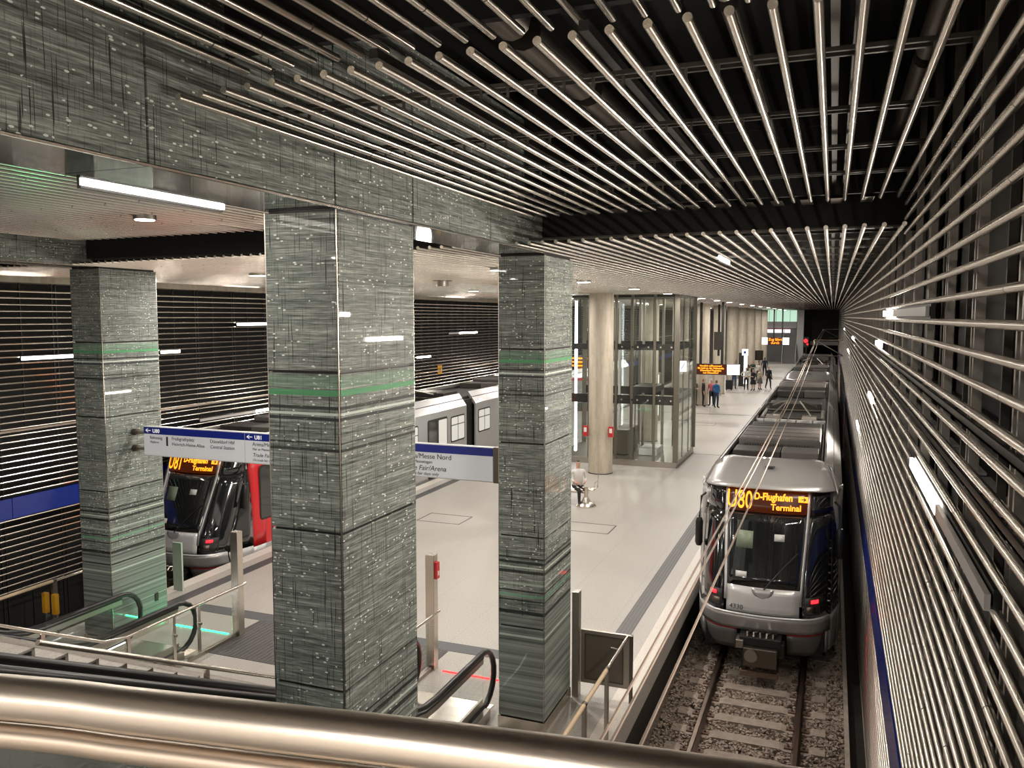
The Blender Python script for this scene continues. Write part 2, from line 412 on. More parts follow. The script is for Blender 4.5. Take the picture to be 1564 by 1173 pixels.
for (x, r_) in ((-.62, .055), (-1.9, .12), (.55, .08)):
    for (y0, y1) in ((3.9, 4.9), (5.1, 6.4), (6.6, 9.1)): rod('pipe', STEEL_GREY if r_ < .06 else STEEL_DK, [(x, y0, C1+.62), (x, y1, C1+.62)], r_, 12, ceiling)
# black bulkheads between the steps and slanted dark baffles in the second step
MB().box(-3.43, 1.2, 4.1, 4.16, C0+.06, 8.4).build('step_fascia', BLACK, ceiling)
MB().box(-3.43, 1.2, 9.24, 9.30, C1+.06, 8.4).build('step_fascia', BLACK, ceiling)
MB().box(-15.9, 1.2, 9.93, 9.99, C2+.1, 8.0).build('step_fascia', BLACK, ceiling)
bf = MB().prism([(9.25, C1+.02), (9.9, C2+.42), (9.92, C2+.42), (9.27, C1+.02)], 'x', -.06, .06).mesh('baffle', STEEL_DK)
for k in range(12): inst(bf, 'baffle', (-3.0+k*.3, 0, 0), ceiling)

# ---- right wall
wr = MB().box(.98, 1.1, -4, 110, -1.3, 8.4).build('wall_right', WALLPLATE); tag(wr, kind='structure')
WSP = .1455; WX = .65
bw = [bar_mesh(110.5, .021, 12, 3.0, o) for o in (.4, 1.5, 2.3)]
bws = [bar_mesh(10.7, .021, 12, 3.0, o) for o in (.4, 1.5, 2.3)]
zs_wall = []
zz = 5.558 + WSP*8
while zz > -.75: zs_wall.append(zz); zz -= WSP
for i, z in enumerate(zs_wall):
    if 1.30 < z < 1.80: continue
    if z > 6.36: inst(bws[i % 3], 'tube', (WX, -1.5, z), wr)
    else: inst(bw[(i*5) % 3], 'tube', (WX, -1.5, z), wr)
for k in range(8): box('blue_panel', BAND_BLUE, WX-.015, WX+.02, -1.5+k*14, -1.5+(k+1)*14-.02, 1.31, 1.78, wr)
st = MB().box(0, .05, 0, .03, -1.2, 7.9).box(0, .05, .10, .13, -1.2, 7.9).mesh('stud', STEEL_GREY)
st1 = MB().box(0, .04, 0, .025, -1.2, 7.9).mesh('stud', GREYBAR)
pl = MB().box(0, .03, 0, .8, -1.2, 7.9).mesh('back_panel', mat('back_panel', (.012, .0105, .0095), .6))
y = -1.0
while y < 60:
    inst(st, 'stud', (.72, y, 0), wr); inst(st1, 'stud', (.76, y+.62, 0), wr); inst(pl, 'back_panel', (.93, y+.25, 0), wr); y += 1.22
# two cable trays behind the tubes
for zt in (4.98, 4.66):
    MB().box(.70, .93, -1.5, 70, zt, zt+.012).box(.70, .712, -1.5, 70, zt, zt+.05).build('cable_tray', GREYBAR, wr)
    tl = MB().box(.725, .85, 0, .42, 0, .015).mesh('tray_cover', LAMP_OFF)
    for k in range(22): inst(tl, 'tray_cover', (0, 2.6+k*.55, zt+.02), wr)
# ---- left wall
XL = -15.87
wl = MB().box(-16.45, -16.3, -4, 110, -1.3, 8.4).build('wall_left', BLACK); tag(wl, kind='structure')
bl = [bar_mesh(104.5, .021, 8, 3.0, o) for o in (.8, 1.4, 2.1)]
z = 6.12; i = 0; zl = []
while z > -.25:
    if not (1.36 < z < 1.84): inst(bl[0], 'tube', (XL, 5, z), wl)
    z -= .1362; i += 1
for k in range(30): box('blue_panel', BAND_BLUE, XL-.02, XL+.03, 5+k*3.5, 5+(k+1)*3.5-.015, 1.39, 1.82, wl)
stl = MB().box(0, .03, 0, .03, -1.2, 7.9).box(0, .03, .10, .13, -1.2, 7.9).mesh('stud', BLACKP); stl1 = MB().box(0, .03, 0, .025, -1.2, 7.9).mesh('stud', BLACKP)
y = 6.0
while y < 60:
    inst(stl, 'stud', (XL-.14, y, 0), wl); inst(stl1, 'stud', (XL-.16, y+.7, 0), wl); y += 1.45
MB().box(-16.3, -15.2, 5, 9.8, 6.25, 6.75).build('concrete_edge', CONCRETE, wl)
MB().box(-16.3, -15.55, 9.8, 109, 6.30, 6.46).build('concrete_edge', CONCRETE, wl)
# ---- end of the station
we = MB().box(-16.4, -4.1, 109.2, 109.5, -1.3, 8).box(-2.6, 1.1, 109, 109.3, 2.1, 8).build('wall_back', mat('grey_end_wall', (.30, .29, .28), .5)); tag(we, kind='structure')
wt = MB().box(-3.3, 1.1, 128, 128.2, -1.3, 8).box(-3.35, -3.25, 109.3, 128, -1.3, 8).build('wall_tunnel', BLACK); tag(wt, kind='structure')
pw_ = box('trim_3', PALE, -4.05, -3.3, 106, 106.4, 0, 6.4); tag(pw_, kind='structure')
box('portal_panel', BLACK, -3.25, 1.0, 108.8, 109.0, 2.6, 7.6, we)

# ================================================================ COLUMNS AND BEAMS
def column(label, x0, x1, y0, y1):
    t = thing('glass_clad_column', label, 'column', ((x0+x1)/2, (y0+y1)/2, 0), 'square glass columns around the stairs')
    box('core', BLACKP, x0+.03, x1-.03, y0+.03, y1-.03, 0, 6.42, t)
    js = [.17, 1.44, 2.68, 3.93, 5.17, 6.385]; g = .011; c = .016
    for a, b in zip(js[:-1], js[1:]):
        box('panel', PRINT, x0+c, x1-c, y0, y0+.02, a+g, b-g, t); box('panel', PRINT, x0+c, x1-c, y1-.02, y1, a+g, b-g, t)
        box('panel', PRINT, x1-.02, x1, y0+c, y1-c, a+g, b-g, t); box('panel', PRINT, x0, x0+.02, y0+c, y1-c, a+g, b-g, t)
    tr = MB()
    for xx in (x0, x1):
        for yy in (y0, y1):
            sx = 1 if xx == x0 else -1; sy = 1 if yy == y0 else -1
            tr.box(min(xx+sx*.004, xx+sx*.013), max(xx+sx*.004, xx+sx*.013), min(yy+sy*.004, yy+sy*.013), max(yy+sy*.004, yy+sy*.013), .02, 6.385)
    tr.build('corner_trim', STEEL, t)
    box('skirting', STEEL, x0-.006, x1+.006, y0-.006, y1+.006, 0, .16, t)
    return t
c1 = column('broad grey-green glass column closest to the viewer, green stripe', -4.11, -3.45, 5.29, 6.50)
c2 = column('glass column with bare steel base beside the grey gate', -4.11, -3.45, 10.06, 11.25)
c3 = column('glass column standing behind the green-lit escalator on the left', -11.82, -11.16, 10.16, 11.38)
box('socket_box', BLACKP, -11.165, -11.15, 11.08, 11.16, .52, .66, c3)
box('socket_face', GREYBAR, -11.155, -11.147, 11.095, 11.145, .535, .645, c3)
def beam(label, x0, x1, facex):
    t = thing('glass_clad_beam', label, 'beam', ((x0+x1)/2, 4, 6.4))
    box('core', BLACKP, x0+.03, x1-.03, -3.5, 10.0, 6.41, 7.9, t)
    ys = [-3.5, -1.0, 1.2, 3.49, 5.275, 6.49, 8.25, 10.05]; g = .009
    for a, b in zip(ys[:-1], ys[1:]):
        box('panel', PRINT_BEAM, facex-.02 if facex == x1 else facex, facex if facex == x1 else facex+.02, a+g, b-g, 6.415, 7.9, t)
        box('panel', PRINT_BEAM, x0 if facex == x1 else x1-.02, x0+.02 if facex == x1 else x1, a+g, b-g, 6.415, 7.9, t)
        box('soffit_panel', MIRROR, x0+.012, x1-.012, a+g/2, b-g/2, 6.395, 6.412, t)
    box('soffit_trim', STEEL, x1-.010, x1-.002, -3.5, 10.05, 6.398, 6.409, t)
    return t
beam('long printed glass beam resting on the two right-hand columns', -4.11, -3.45, -3.45)
beam('printed glass beam on the far left above the left glass column', -11.82, -11.16, -11.16)

def round_col(i, y, label, x=-7.75, top=6.5):
    t = thing('concrete_column', label, 'column', (x, y, 0), 'round concrete columns in the middle of the platform')
    n = 28; mb = MB().tube([(0, 0, 0), (0, 0, top)], .43, n); mb.build('shaft', CONCRETE, t, smooth=True, local=True)
    mb = MB().tube([(0, 0, 0), (0, 0, .03)], .445, n); mb.build('foot_ring', GREYBAR, t, smooth=True, local=True)
    return t
rc_lab = ['round concrete column mostly hidden behind the square glass column', 'thick round concrete column just in front of the glass lift', 'round concrete column seen through the glass lift',
          'round concrete column behind the orange departure display', 'round concrete column right of the display, second past the lift', 'third round concrete column past the lift',
          'fourth round concrete column past the lift', 'fifth round concrete column past the lift', 'sixth round concrete column past the lift', 'seventh round concrete column past the lift', 'last round concrete column before the far stairs']
for i in range(11): round_col(i, 20.3+8.2*i, rc_lab[i], -7.66)
# call boxes on the lift-side column
for (x, y, lab) in ((-7.2, 28.2, 'small red fire call box on right side of the round column'), (-8.13, 28.2, 'small red fire call box on left side of the round column')):
    t = thing('fire_call_box', lab, 'call box', (x, y, 1.35)); box('housing', RED, x-.08, x+.08, y-.06, y+.06, 1.35, 1.72, t); box('window', WHITE, x-.05, x+.05, y-.066, y-.06, 1.5, 1.66, t)

# ================================================================ LAMPS
def downlight(i, x, y, z, power, label, r=.11):
    t = thing('ceiling_downlight', label, 'lamp', (x, y, z), 'round downlights over the platform')
    mb = MB().tube([(0, 0, -.03), (0, 0, .09)], r+.02, 16); mb.build('housing', STEEL_GREY, t, smooth=True, local=True)
    mb = MB().tube([(0, 0, -.036), (0, 0, -.03)], r, 16); mb.build('lens', LAMP_ON, t, local=True)
    area_light('downlight_beam', (x, y, z-.05), .24, .24, power, (1, .93, .85), shape='DISK', parent=t)
ORD = ('first', 'second', 'third', 'fourth', 'fifth', 'sixth', 'seventh', 'eighth', 'ninth', 'tenth', 'eleventh', 'twelfth', 'thirteenth', 'fourteenth')
for i, y in enumerate([12.8, 17.8, 22.8, 27.8, 35.5, 40.5, 45.5, 52, 59, 66, 74, 82, 91, 100]):
    for j, x in enumerate((-5.2, -10.1)):
        downlight(i, x, y, C2-.03, 125 if i < 7 else 160, 'round ceiling downlight, %s row, %s along from the square columns' % (('right', 'left')[j], ORD[i]), .14)
# lamps under the near ceiling, between the beams
for k, (x, y) in enumerate(((-5.4, 4.2), (-9.6, 4.2), (-7.6, 7.6), (-7.6, 1.2))):
    downlight(k, x, y, C1-.03, (14, 45, 60, 40)[k], 'round downlight over the stairs, %s' % ('right of the pair', 'left of the pair', 'the farther single one', 'the nearer single one')[k])
def line_lamp(name, label, x, y0, y1, z, power, side, lit=1.0, m=None, cover=True, r=.035):
    t = thing(name, label, 'lamp', (x, (y0+y1)/2, z), 'slim linear lamps on the tube walls')
    a, b = (y0, y1)
    if lit < 1: a = y1-(y1-y0)*lit
    box('housing', BLACKP, x-.015+side*.02, x+.015+side*.02, y0, y1, z-r-.02, z+r+.02, t)
    box('tube_lamp', m or LAMP_ON, x-.02-side*.008, x+.004-side*.008, a, b, z-r, z+r, t)
    if lit < 1: box('diffuser', LAMP_OFF, x-.02-side*.008, x+.004-side*.008, y0, a-.01, z-r, z+r, t)
    if power: area_light('lamp_glow', (x-side*.06, (a+b)/2, z), .07, b-a, power, (1, .9, .78), (0, side*PI/2, 0), parent=t)
    return t
R = [(3.75, 7.25, 4.43, .5, 'largest linear lamp on the right wall, half of it unlit'), (6.5, 11.8, 5.63, .35, 'linear lamp at eye level high on the right wall'), (14.2, 15.7, 4.25, 1, 'linear lamp on the right wall above the train cab'),
     (20.5, 22, 3.0, 1, 'low linear lamp on the right wall beside the train roof'), (12.3, 13.6, 5.2, 1, 'short linear lamp on the right wall below the eye-level lamp'), (28, 30, 4.9, 1, 'small bright lamp on the right wall far along, upper'), (36, 38, 4.2, 1, 'small bright lamp on the right wall far along, lower'), (50, 52, 4.9, 1, 'tiny bright lamp near the far end of the right wall'), (-2.6, -1.1, 5.0, 1, 'added unseen linear lamp on the right wall behind the viewer')]  # the last lamp is added out of view to brighten the track-side column faces
for (y0, y1, z, lit, lab) in R: line_lamp('wall_lamp', lab, .635, y0, y1, z, 80, 1, lit)
L = [(12.35, 13.6, 4.72, 1, 'white linear lamp on the left wall left of the square column', LAMP_COOL, 22), (16.2, 16.85, 4.70, 1, 'short glowing lamp on the left wall right of the square column', LAMP_ON, 35), (19.1, 20.6, 5.38, 1, 'thin white lamp high on the left wall above the blue sign', LAMP_COOL, 22),
     (17.5, 21.5, 2.81, .42, 'long lamp just above the blue and white sign', LAMP_ON, 35), (30.0, 31.2, 3.93, 1, 'glowing lamp on the left wall above the left train roof', LAMP_ON, 35), (33, 36.1, 4.86, .65, 'glowing lamp on the left wall between the two square columns', LAMP_ON, 35), (37.3, 39.5, 2.62, 1, 'lamp on the left wall close to the second square column', LAMP_ON, 35)]
for (y0, y1, z, lit, lab, m_, pw) in L: line_lamp('wall_lamp', lab, XL+.05, y0, y1, z, pw, -1, lit, m_)
t = line_lamp('beam_lamp', 'bright linear lamp along the inner edge of the glass beam', -4.20, 3.72, 4.95, 6.395, 0, -1, 1, LAMP_ON, r=.02)
area_light('lamp_glow', (-4.3, 4.3, 6.36), .1, 1.2, 5, parent=t)
del t['group']
t = line_lamp('ceiling_strip_lamp', 'white strip lamp at the edge of the left ceiling step', -7.0, 9.4, 10.6, 6.40, 0, -1, 1, LAMP_ON, r=.02); del t['group']
t = line_lamp('ceiling_strip_lamp', 'white strip lamp among the ceiling tubes above the train', -1.55, 12.2, 13.4, 6.44, 0, -1, 1, LAMP_ON, r=.03); del t['group']
t = line_lamp('ceiling_strip_lamp', 'small strip lamp under the ceiling just past the first square column', -6.35, 9.6, 10.2, 6.5, 0, -1, 1, LAMP_ON, r=.03); del t['group']

# ================================================================ TRACK
RZ = -.95; XT = -1.09
def rail_profile(x):
    return [(x-.07, RZ-.16), (x+.07, RZ-.16), (x+.07, RZ-.145), (x+.012, RZ-.12), (x+.012, RZ-.045), (x+.036, RZ-.035), (x+.036, RZ-.006), (x+.028, RZ), (x-.028, RZ), (x-.036, RZ-.006), (x-.036, RZ-.035), (x-.012, RZ-.045), (x-.012, RZ-.12), (x-.07, RZ-.145)]
def track(label, xt, y0, y1, ysl, detail):
    t = thing('railway_track', label, 'track', (xt, y0, RZ-.2))
    for s in (-1, 1): MB().prism(rail_profile(xt+s*.7525), 'y', y0, y1).build('rail', RAILM, t)
    sm = MB()
    sm.prism([(-1.2, -.22), (-1.17, -.115), (-.98, -.115), (-.92, -.145), (-.58, -.145), (-.5, -.12), (.5, -.12), (.58, -.145), (.92, -.145), (.98, -.115), (1.17, -.115), (1.2, -.22)], 'y', -.12, .12)
    sm = sm.mesh('sleeper', SLEEPER)
    fm = MB().box(-.06, .06, -.05, .05, 0, .03).tube([(0, 0, .02), (0, 0, .07)], .018, 8).mesh('rail_fastener', RUST)
    y = ysl[0]
    while y < ysl[1]:
        inst(sm, 'sleeper', (xt, y, RZ), t)
        if detail:
            for a in (-.87, -.635, .635, .87): inst(fm, 'rail_fastener', (xt+a, y, RZ-.15), t)
        y += .62
    return t
track('ballasted track in the right trough with its two rails and concrete sleepers', XT, -4, 128, (6.2, 18), True)
track('track in the left trough under the red-sided train', -14.13, -4, 128, (8, 20), False)
# loose ballast: real stones, far too many to count
def ballast(name, label, x0, x1, y0, y1, n, xt, seed):
    rnd = random.Random(seed); mb = MB(); F = [(0,3,2,1),(4,5,6,7),(0,1,5,4),(1,2,6,5),(2,3,7,6),(3,0,4,7)]
    for _ in range(n):
        x = rnd.uniform(x0, x1); y = rnd.uniform(y0, y1); r = rnd.uniform(.017, .034)
        d = abs(abs(x-xt)-.7525)
        z = RZ-.155+rnd.uniform(-.02, .025)
        if d < .09: z -= .05
        ph = ((y-6.2+.31) % .62)-.31
        if abs(ph) < .13 and abs(x-xt) < 1.2:
            if abs(x-xt) < .95 or rnd.random() < .45: z -= .05
        R_ = Matrix.Rotation(rnd.uniform(0, 6.28), 3, 'Z') @ Matrix.Rotation(rnd.uniform(0, 6.28), 3, 'X')
        sc = (rnd.uniform(.7, 1.4), rnd.uniform(.6, 1), rnd.uniform(.5, .9))
        vs = []
        for (a, b, c) in ((-1,-1,-1),(1,-1,-1),(1,1,-1),(-1,1,-1),(-1,-1,1),(1,-1,1),(1,1,1),(-1,1,1)):
            q = Vector((a*sc[0]*rnd.uniform(.5, 1.05), b*sc[1]*rnd.uniform(.5, 1.05), c*sc[2]*rnd.uniform(.5, 1.05)))*r
            vs.append(R_ @ q + Vector((x, y, z)))
        mb.add(vs, F)
    me = bpy.data.meshes.new(name); me.from_pydata(mb.v, [], mb.f); me.materials.append(STONE)
    o = bpy.data.objects.new(name, me); COL.objects.link(o); tag(o, label, 'ballast', kind='stuff')
ballast('ballast', 'crushed stone ballast between and beside the right-hand rails', -2.5, .37, 6.5, 18.5, 21000, XT, 3)
ballast('ballast', 'crushed stone ballast beside the left track', -15.6, -12.75, 11, 16, 3500, -14.13, 5)
# small trackside balise
t = thing('track_marker', 'small dark two-prong marker lying between the rails', 'marker', (-.98, 10.9, RZ-.12))
box('base_plate', RUST, -1.14, -.82, 10.82, 10.98, RZ-.13, RZ-.08, t)
for s in (-1, 1): box('prong', BLACKP, -.98+s*.06-.015, -.98+s*.06+.015, 10.72, 10.96, RZ-.09, RZ-.01, t)

# ================================================================ TRAINS (local: nose y=0, rail top z=0, x across)
def ynose(z): return interp(z, [.25, .6, 1.05, 1.5, 2.8, 3.3], [.30, .12, 0, .06, .62, .80])
def curve(a):
    a = abs(a); return .10*(a/.75)**2 if a < .75 else .10+.267*(a-.75)+2.2*(a-.75)**2
def patch(name, m, x0, x1, z0, z1, parent, off=0.0, nx=8, nz=6, thick=.03, smooth=True):
    """piece of the nose skin; x0,x1 are numbers or functions of z"""
    fx0 = x0 if callable(x0) else (lambda z: x0); fx1 = x1 if callable(x1) else (lambda z: x1)
    def fn(u, v):
        z = z0+(z1-z0)*v; x = fx0(z)+(fx1(z)-fx0(z))*u
        return (x, ynose(z)+curve(x)-off, z)
    mb = MB().grid(fn, nx, nz)
    o = mb.build(name, m, parent, smooth=smooth, local=True); md = o.modifiers.new('solid', 'SOLIDIFY'); md.thickness = thick; md.offset = 1
    md.offset = 0
    return o
def train(label, xt, y0, length, line, number, sides, gang, side_detail, second=False):
    t = thing('tram_train', label, 'train', (xt, y0, RZ), 'light rail trains')
    Ln = length
    # dark core so that nothing shows through
    MB().box(-1.05, 1.05, 1.25, Ln-.9, .35, 3.25).build('body_core', ROOF_DK, t, local=True)
    wx = lambda z: interp(z, [1.5, 2.85], [.64, .72])
    ws = patch('windshield', DKGLASS, lambda z: -wx(z), wx, 1.58, 2.83, t, 0, 12, 8)
    for s in (-1, 1):
        patch('pillar', SILVER_LT if s < 0 else SILVER, lambda z: s*wx(z)+(0 if s > 0 else -.045), lambda z: s*wx(z)+(.045 if s > 0 else 0), 1.30, 3.26, t, .012, 2, 8)
        patch('corner_glass', DKGLASS, lambda z: s*(wx(z)+.05) if s > 0 else -1.15, lambda z: 1.15 if s > 0 else -(wx(z)+.05), 1.07, 2.83, t, .002, 6, 8)
        patch('upper_corner', DKGLASS, .79 if s > 0 else -1.15, 1.15 if s > 0 else -.79, 2.84, 3.28, t, .002, 5, 3)
        lg = patch('tail_light_housing', ROOF_DK, .73 if s > 0 else -1.03, 1.03 if s > 0 else -.73, 1.14, 1.46, t, .012, 4, 3, .02)
        patch('tail_lamp', LED_RED, s*.90-.055, s*.90+.055, 1.36, 1.42, t, .03, 2, 1, .02)
        patch('head_lamp', STEEL_DK, s*.84-.07, s*.84+.07, 1.18, 1.30, t, .02, 2, 2, .02)
        bp = patch('buffer_panel', SILVER_DK, .44 if s > 0 else -1.08, 1.08 if s > 0 else -.44, .32, .74, t, .03, 6, 4)
        patch('buffer_line', RED, .44 if s > 0 else -1.08, 1.08 if s > 0 else -.44, .745, .765, t, .035, 6, 1)
        patch('buffer_end', SILVER_LT, 1.085 if s > 0 else -1.13, 1.13 if s > 0 else -1.085, .30, .76, t, .03, 1, 3)
    patch('front_panel', SILVER_LT, -.64, .64, 1.10, 1.57, t, 0, 10, 4)
    patch('bumper_band', SILVER, -1.15, 1.15, .79, 1.08, t, .05, 16, 4, .06)
    patch('bumper_lip', SILVER_LT, -1.15, 1.15, 1.06, 1.10, t, .055, 16, 1, .05)
    patch('crest_recess', SILVER, lambda z: -.20*math.sqrt(max(0, 1-((1.56-z)/.17)**2)), lambda z: .20*math.sqrt(max(0, 1-((1.56-z)/.17)**2)), 1.39, 1.56, t, .012, 6, 5, .012)
    lb = patch('display_board', LED_BG, -.78, .78, 2.85, 3.27, t, .004, 10, 3)
    tilt = math.atan2(.18, .42)
    rot = (PI/2-math.atan2(.18, .5), 0, 0)
    def led(s, x, z, size, sx=1.0, al='LEFT', bold=.004):
        o = text('display_text', s, size, LED_OR, (0, 0, 0), (0, 0, 0), lb, True, 1, al, 0, 0, bold)
        for v in o.data.vertices: vx = x+v.co.x*sx; vz = z+v.co.y; v.co = (vx, ynose(vz)+curve(vx)-.030, vz)
        return o
    led(line, -.75, 2.91, .46, .62)
    led('D-Flughafen', -.24, 3.09, .175, .82, 'LEFT', .006); led('Terminal', .07, 2.92, .15, 1.0)
    o = MB().box(-.085, .085, -.004, .004, -.055, .055).build('plane_icon', LED_OR, lb, local=True); o.location = (.64, ynose(3.13)+curve(.64)-.05, 3.13); o.rotation_euler = (-math.atan2(.18, .5), 0, 0)
    oo = MB().prism([(-.06, .0), (.02, .012), (.0, .04), (.015, .04), (.045, .012), (.06, .0), (.045, -.012), (.015, -.04), (0, -.04), (.02, -.012)], 'y', -.006, .0).build('plane_mark', TEXT_DK, lb, local=True)
    oo.location = (.64, ynose(3.13)+curve(.64)-.055, 3.13); oo.rotation_euler = o.rotation_euler
    if number:
        fn_ = text('fleet_number', number, .125, TEXT_DK, (0, 0, 0), (0, 0, 0), t, True, 1.0, 'LEFT', 0, .12)
        for v in fn_.data.vertices: vx = -.59+v.co.x; vz = 1.15+v.co.y; v.co = (vx, ynose(vz)+curve(vx)-.022, vz)
    # wiper
    wp = [(.02, 1.56), (.35, 1.95), (.58, 2.2)]
    MB().tube([(x, ynose(z)+curve(x)-.04, z) for x, z in wp], .013, 6).tube([(.50, ynose(2.15)+curve(.5)-.045, 1.60), (.56, ynose(2.3)+curve(.56)-.045, 2.35)], .01, 6).build('wiper', BLACKP, t, local=True)
    # what shows behind the windscreen
    for (x0, x1, z0, z1, m_) in ((-.52, -.22, 2.22, 2.52, mat('cab_blind', (.16, .2, .14), .5)), (.16, .34, 2.38, 2.5, PALE), (-.5, -.3, 1.72, 1.82, PALE)):
        patch('cab_item', m_, x0, x1, z0, z1, t, .018, 2, 2, .006)
    # cab sides, from the corner back to the full width
    cs = sides[0]
    for s in (-1, 1):
        def side(name, m_, z0, z1, ya, yb, nu=4, nv=6, s=s):
            def fs(u, v):
                z = z0+(z1-z0)*v; a0 = ynose(z)+curve(1.15); p0 = a0 if ya is None else max(ya, a0); p1 = yb
                y = p0+(max(p1, p0+.002)-p0)*u; q = min(1, max(0, (y-a0)/(1.7-a0)))
                return (s*(1.15+.175*math.sin(q*PI/2)), y, z)
            MB().grid(fs, nu, nv).build(name, m_, t, smooth=True, local=True, solid=.03)
        side('cab_side_glass', DKGLASS, 1.07, 2.9, None, 1.25); side('cab_side_sill', SILVER_LT, .30, 1.06, None, 1.25); side('cab_side_top', SILVER, 2.91, 3.30, None, 1.25)
        side('cab_side', cs, 1.03, 3.30, 1.26, 1.7); side('cab_side_skirt', SILVER_LT, .30, 1.02, 1.26, 1.7)
    # body side walls and roof edge, per section
    secs = []; a = 1.7
    for gq in gang + [Ln-1.7]:
        secs.append((a, gq-.42 if gq != Ln-1.7 else gq)); a = gq+.42
    for (a, b) in secs:
        for s in (-1, 1):
            x0, x1 = sorted((s*1.325, s*1.27))
            m_ = sides[1] if a > 2 or s < 0 else sides[1]
            MB().box(x0, x1, a, b, .30, 3.22).build('side_wall', m_, t, local=True)
            MB().prism([(s*1.325, 3.22), (s*1.02, 3.66), (s*.98, 3.66), (s*.98, 3.55), (s*1.25, 3.18)], 'y', a, b).build('roof_edge', SILVER, t, local=True)
            MB().tube([(s*1.17, a, 3.46), (s*1.17, b, 3.46)], .012, 6).build('roof_seam', ROOF_DK, t, local=True)
    for gq in gang: 
        mb = MB()
        for k in range(7): mb.box(-1.2, 1.2, gq-.40+k*.115, gq-.33+k*.115, .5, 3.4)
        mb.box(-1.15, 1.15, gq-.42, gq+.42, .55, 3.35).build('gangway_bellows', BLACKP, t, local=True)
    # front roof cover
    def fr(u, v):
        x = (-1.24+2.48*u); z = 3.285; a = abs(x); yf = ynose(z)-.07+.10*(a/.95)**2+.9*max(0, a-.95)**1.5*2
        xb = (-1.03+2.06*u); xm = x*(1-v)+xb*v
        yb = 1.95+.30*abs(2*u-1)**4
        yy = yf*(1-v)+yb*v
        edge = max(0, (abs(2*u-1)-.72)/.28)**2
        zz_ = z-.02*edge+.40*math.sin(v*PI/2)*(1-.2*edge)
        return (xm, yy, zz_)
    MB().grid(fr, 20, 8).build('roof_cover', SILVER, t, smooth=True, local=True, solid=.03)
    for s in (-1, 1):
        def fc(u, v, s=s):
            y0_ = ynose(3.285)+.25; y = y0_+(2.15-y0_)*u
            p0 = Vector((s*(1.235+.09*math.sin(min(1, u*1.3)*PI/2)), y, 3.22)); p1 = Vector((s*(1.235-.20*u), y, 3.27+.34*math.sin(u*PI/2)))
            q = p0.lerp(p1, v); return tuple(q)
        MB().grid(fc, 8, 3).build('roof_shoulder', SILVER, t, smooth=True, local=True, solid=.02)
    MB().prism([(-.09, 0), (.09, 0), (.09, .13), (-.09, .13)], 'z', 0, .008).build('roof_hatch', ROOF_DK, t, local=True).location = (0, 1.25, 3.615)
    MB().box(-1.0, 1.0, 2.05, Ln-1.7, 3.40, 3.48).build('roof_deck', ROOF_DK, t, local=True)
    # roof equipment
    rb = lambda n, m_, x0, x1, y0_, y1_, z0, z1, bv=.015: box(n, m_, x0, x1, y0_, y1_, z0, z1, t, True, bv)
    Q = [(2.75, 3.5, 3.68, 1), (4.0, 6.6, 3.76, 2), (6.7, 7.9, 3.70, 3), (8.0, 9.6, 3.66, 4)]
    for base in (0, 15.0):
        if base+10 > Ln: break
        rb('roof_box', ROOFBOX, -.86, .1, base+2.7, base+3.5, 3.48, 3.70); rb('roof_box', ROOFBOX_LT, .12, .86, base+2.72, base+3.48, 3.48, 3.71)
        gr = MB()
        for k in range(26): gr.box(-.72+k*.055, -.70+k*.055, base+3.75, base+3.80, 3.48, 3.72)
        gr.box(-.8, .8, base+3.80, base+4.0, 3.48, 3.66).build('vent_grille', GREYBAR, t, local=True)
        rb('roof_box', ROOFBOX_LT, -.88, .88, base+4.1, base+6.4, 3.48, 3.78, .03)
        rb('roof_box', ROOFBOX, -.86, .86, base+6.55, base+7.7, 3.48, 3.72)
        for k in range(4): rb('roof_rib', STEEL_GREY, -.72+k*.44, -.69+k*.44, base+7.75, base+9.1, 3.48, 3.64, 0)
        rb('roof_box', ROOFBOX, -.86, .86, base+7.75, base+9.1, 3.46, 3.56)
        for q, (ya, yb) in enumerate(((4.6, 4.62), (5.25, 5.27), (5.9, 5.92), (6.9, 6.92), (7.3, 7.32))): rb('lid_seam', ROOF_DK, -.84, .84, base+ya, base+yb, 3.70, 3.785 if q < 3 else 3.728, 0)
        for s in (-1, 1): rod('roof_conduit', GREYBAR, [(s*.93, base+2.4, 3.52), (s*.93, base+9.6, 3.52)], .03, 6, t, True)
        for q in range(6): rb('lid_latch', STEEL_GREY, -.80+q*.31, -.75+q*.31, base+4.12, base+4.18, 3.76, 3.80, 0)
        rb('roof_bar', PALE, -.95, .95, base+9.4, base+9.52, 3.50, 3.60)
    # folded pantograph
    pg = MB()
    for s in (-1, 1):
        pg.tube([(s*.6, 10.0, 3.6), (s*.2, 11.3, 3.95), (s*.65, 12.2, 3.72)], .03, 6)
        pg.tube([(s*.85, 10.2, 3.55), (s*.85, 12.4, 3.55)], .05, 6)
        pg.box(s*.5-.2, s*.5+.2, 9.8, 10.2, 3.48, 3.66)
    pg.tube([(-.8, 12.2, 3.78), (.8, 12.2, 3.78)], .03, 6).tube([(-.85, 10.2, 3.55), (.85, 10.2, 3.55)], .04, 6).tube([(-.85, 12.4, 3.55), (.85, 12.4, 3.55)], .04, 6)
    pg.build('pantograph', STEEL_GREY, t, local=True)
    rb('roof_box', ROOFBOX, -.8, .8, 12.7, 13.9, 3.48, 3.72)
    # mirror pods
    for s in (-1, 1):
        rod('mirror_pod', RUBBER, [(s*1.30, .98, 2.02), (s*1.30, .98, 2.08), (s*1.30, 1.0, 2.5), (s*1.30, 1.0, 2.58)], [.05, .075, .075, .05], 10, t, True)
        rod('mirror_arm', BLACKP, [(s*1.30, 1.0, 2.55), (s*1.27, 1.05, 3.0), (s*1.2, 1.15, 3.05)], .025, 6, t, True)
    # coupler
    cp = thing('coupler'); cp.parent = t; cp.location = (0, .1, -.12); cp.scale = (1.4, 1.25, 1.3)
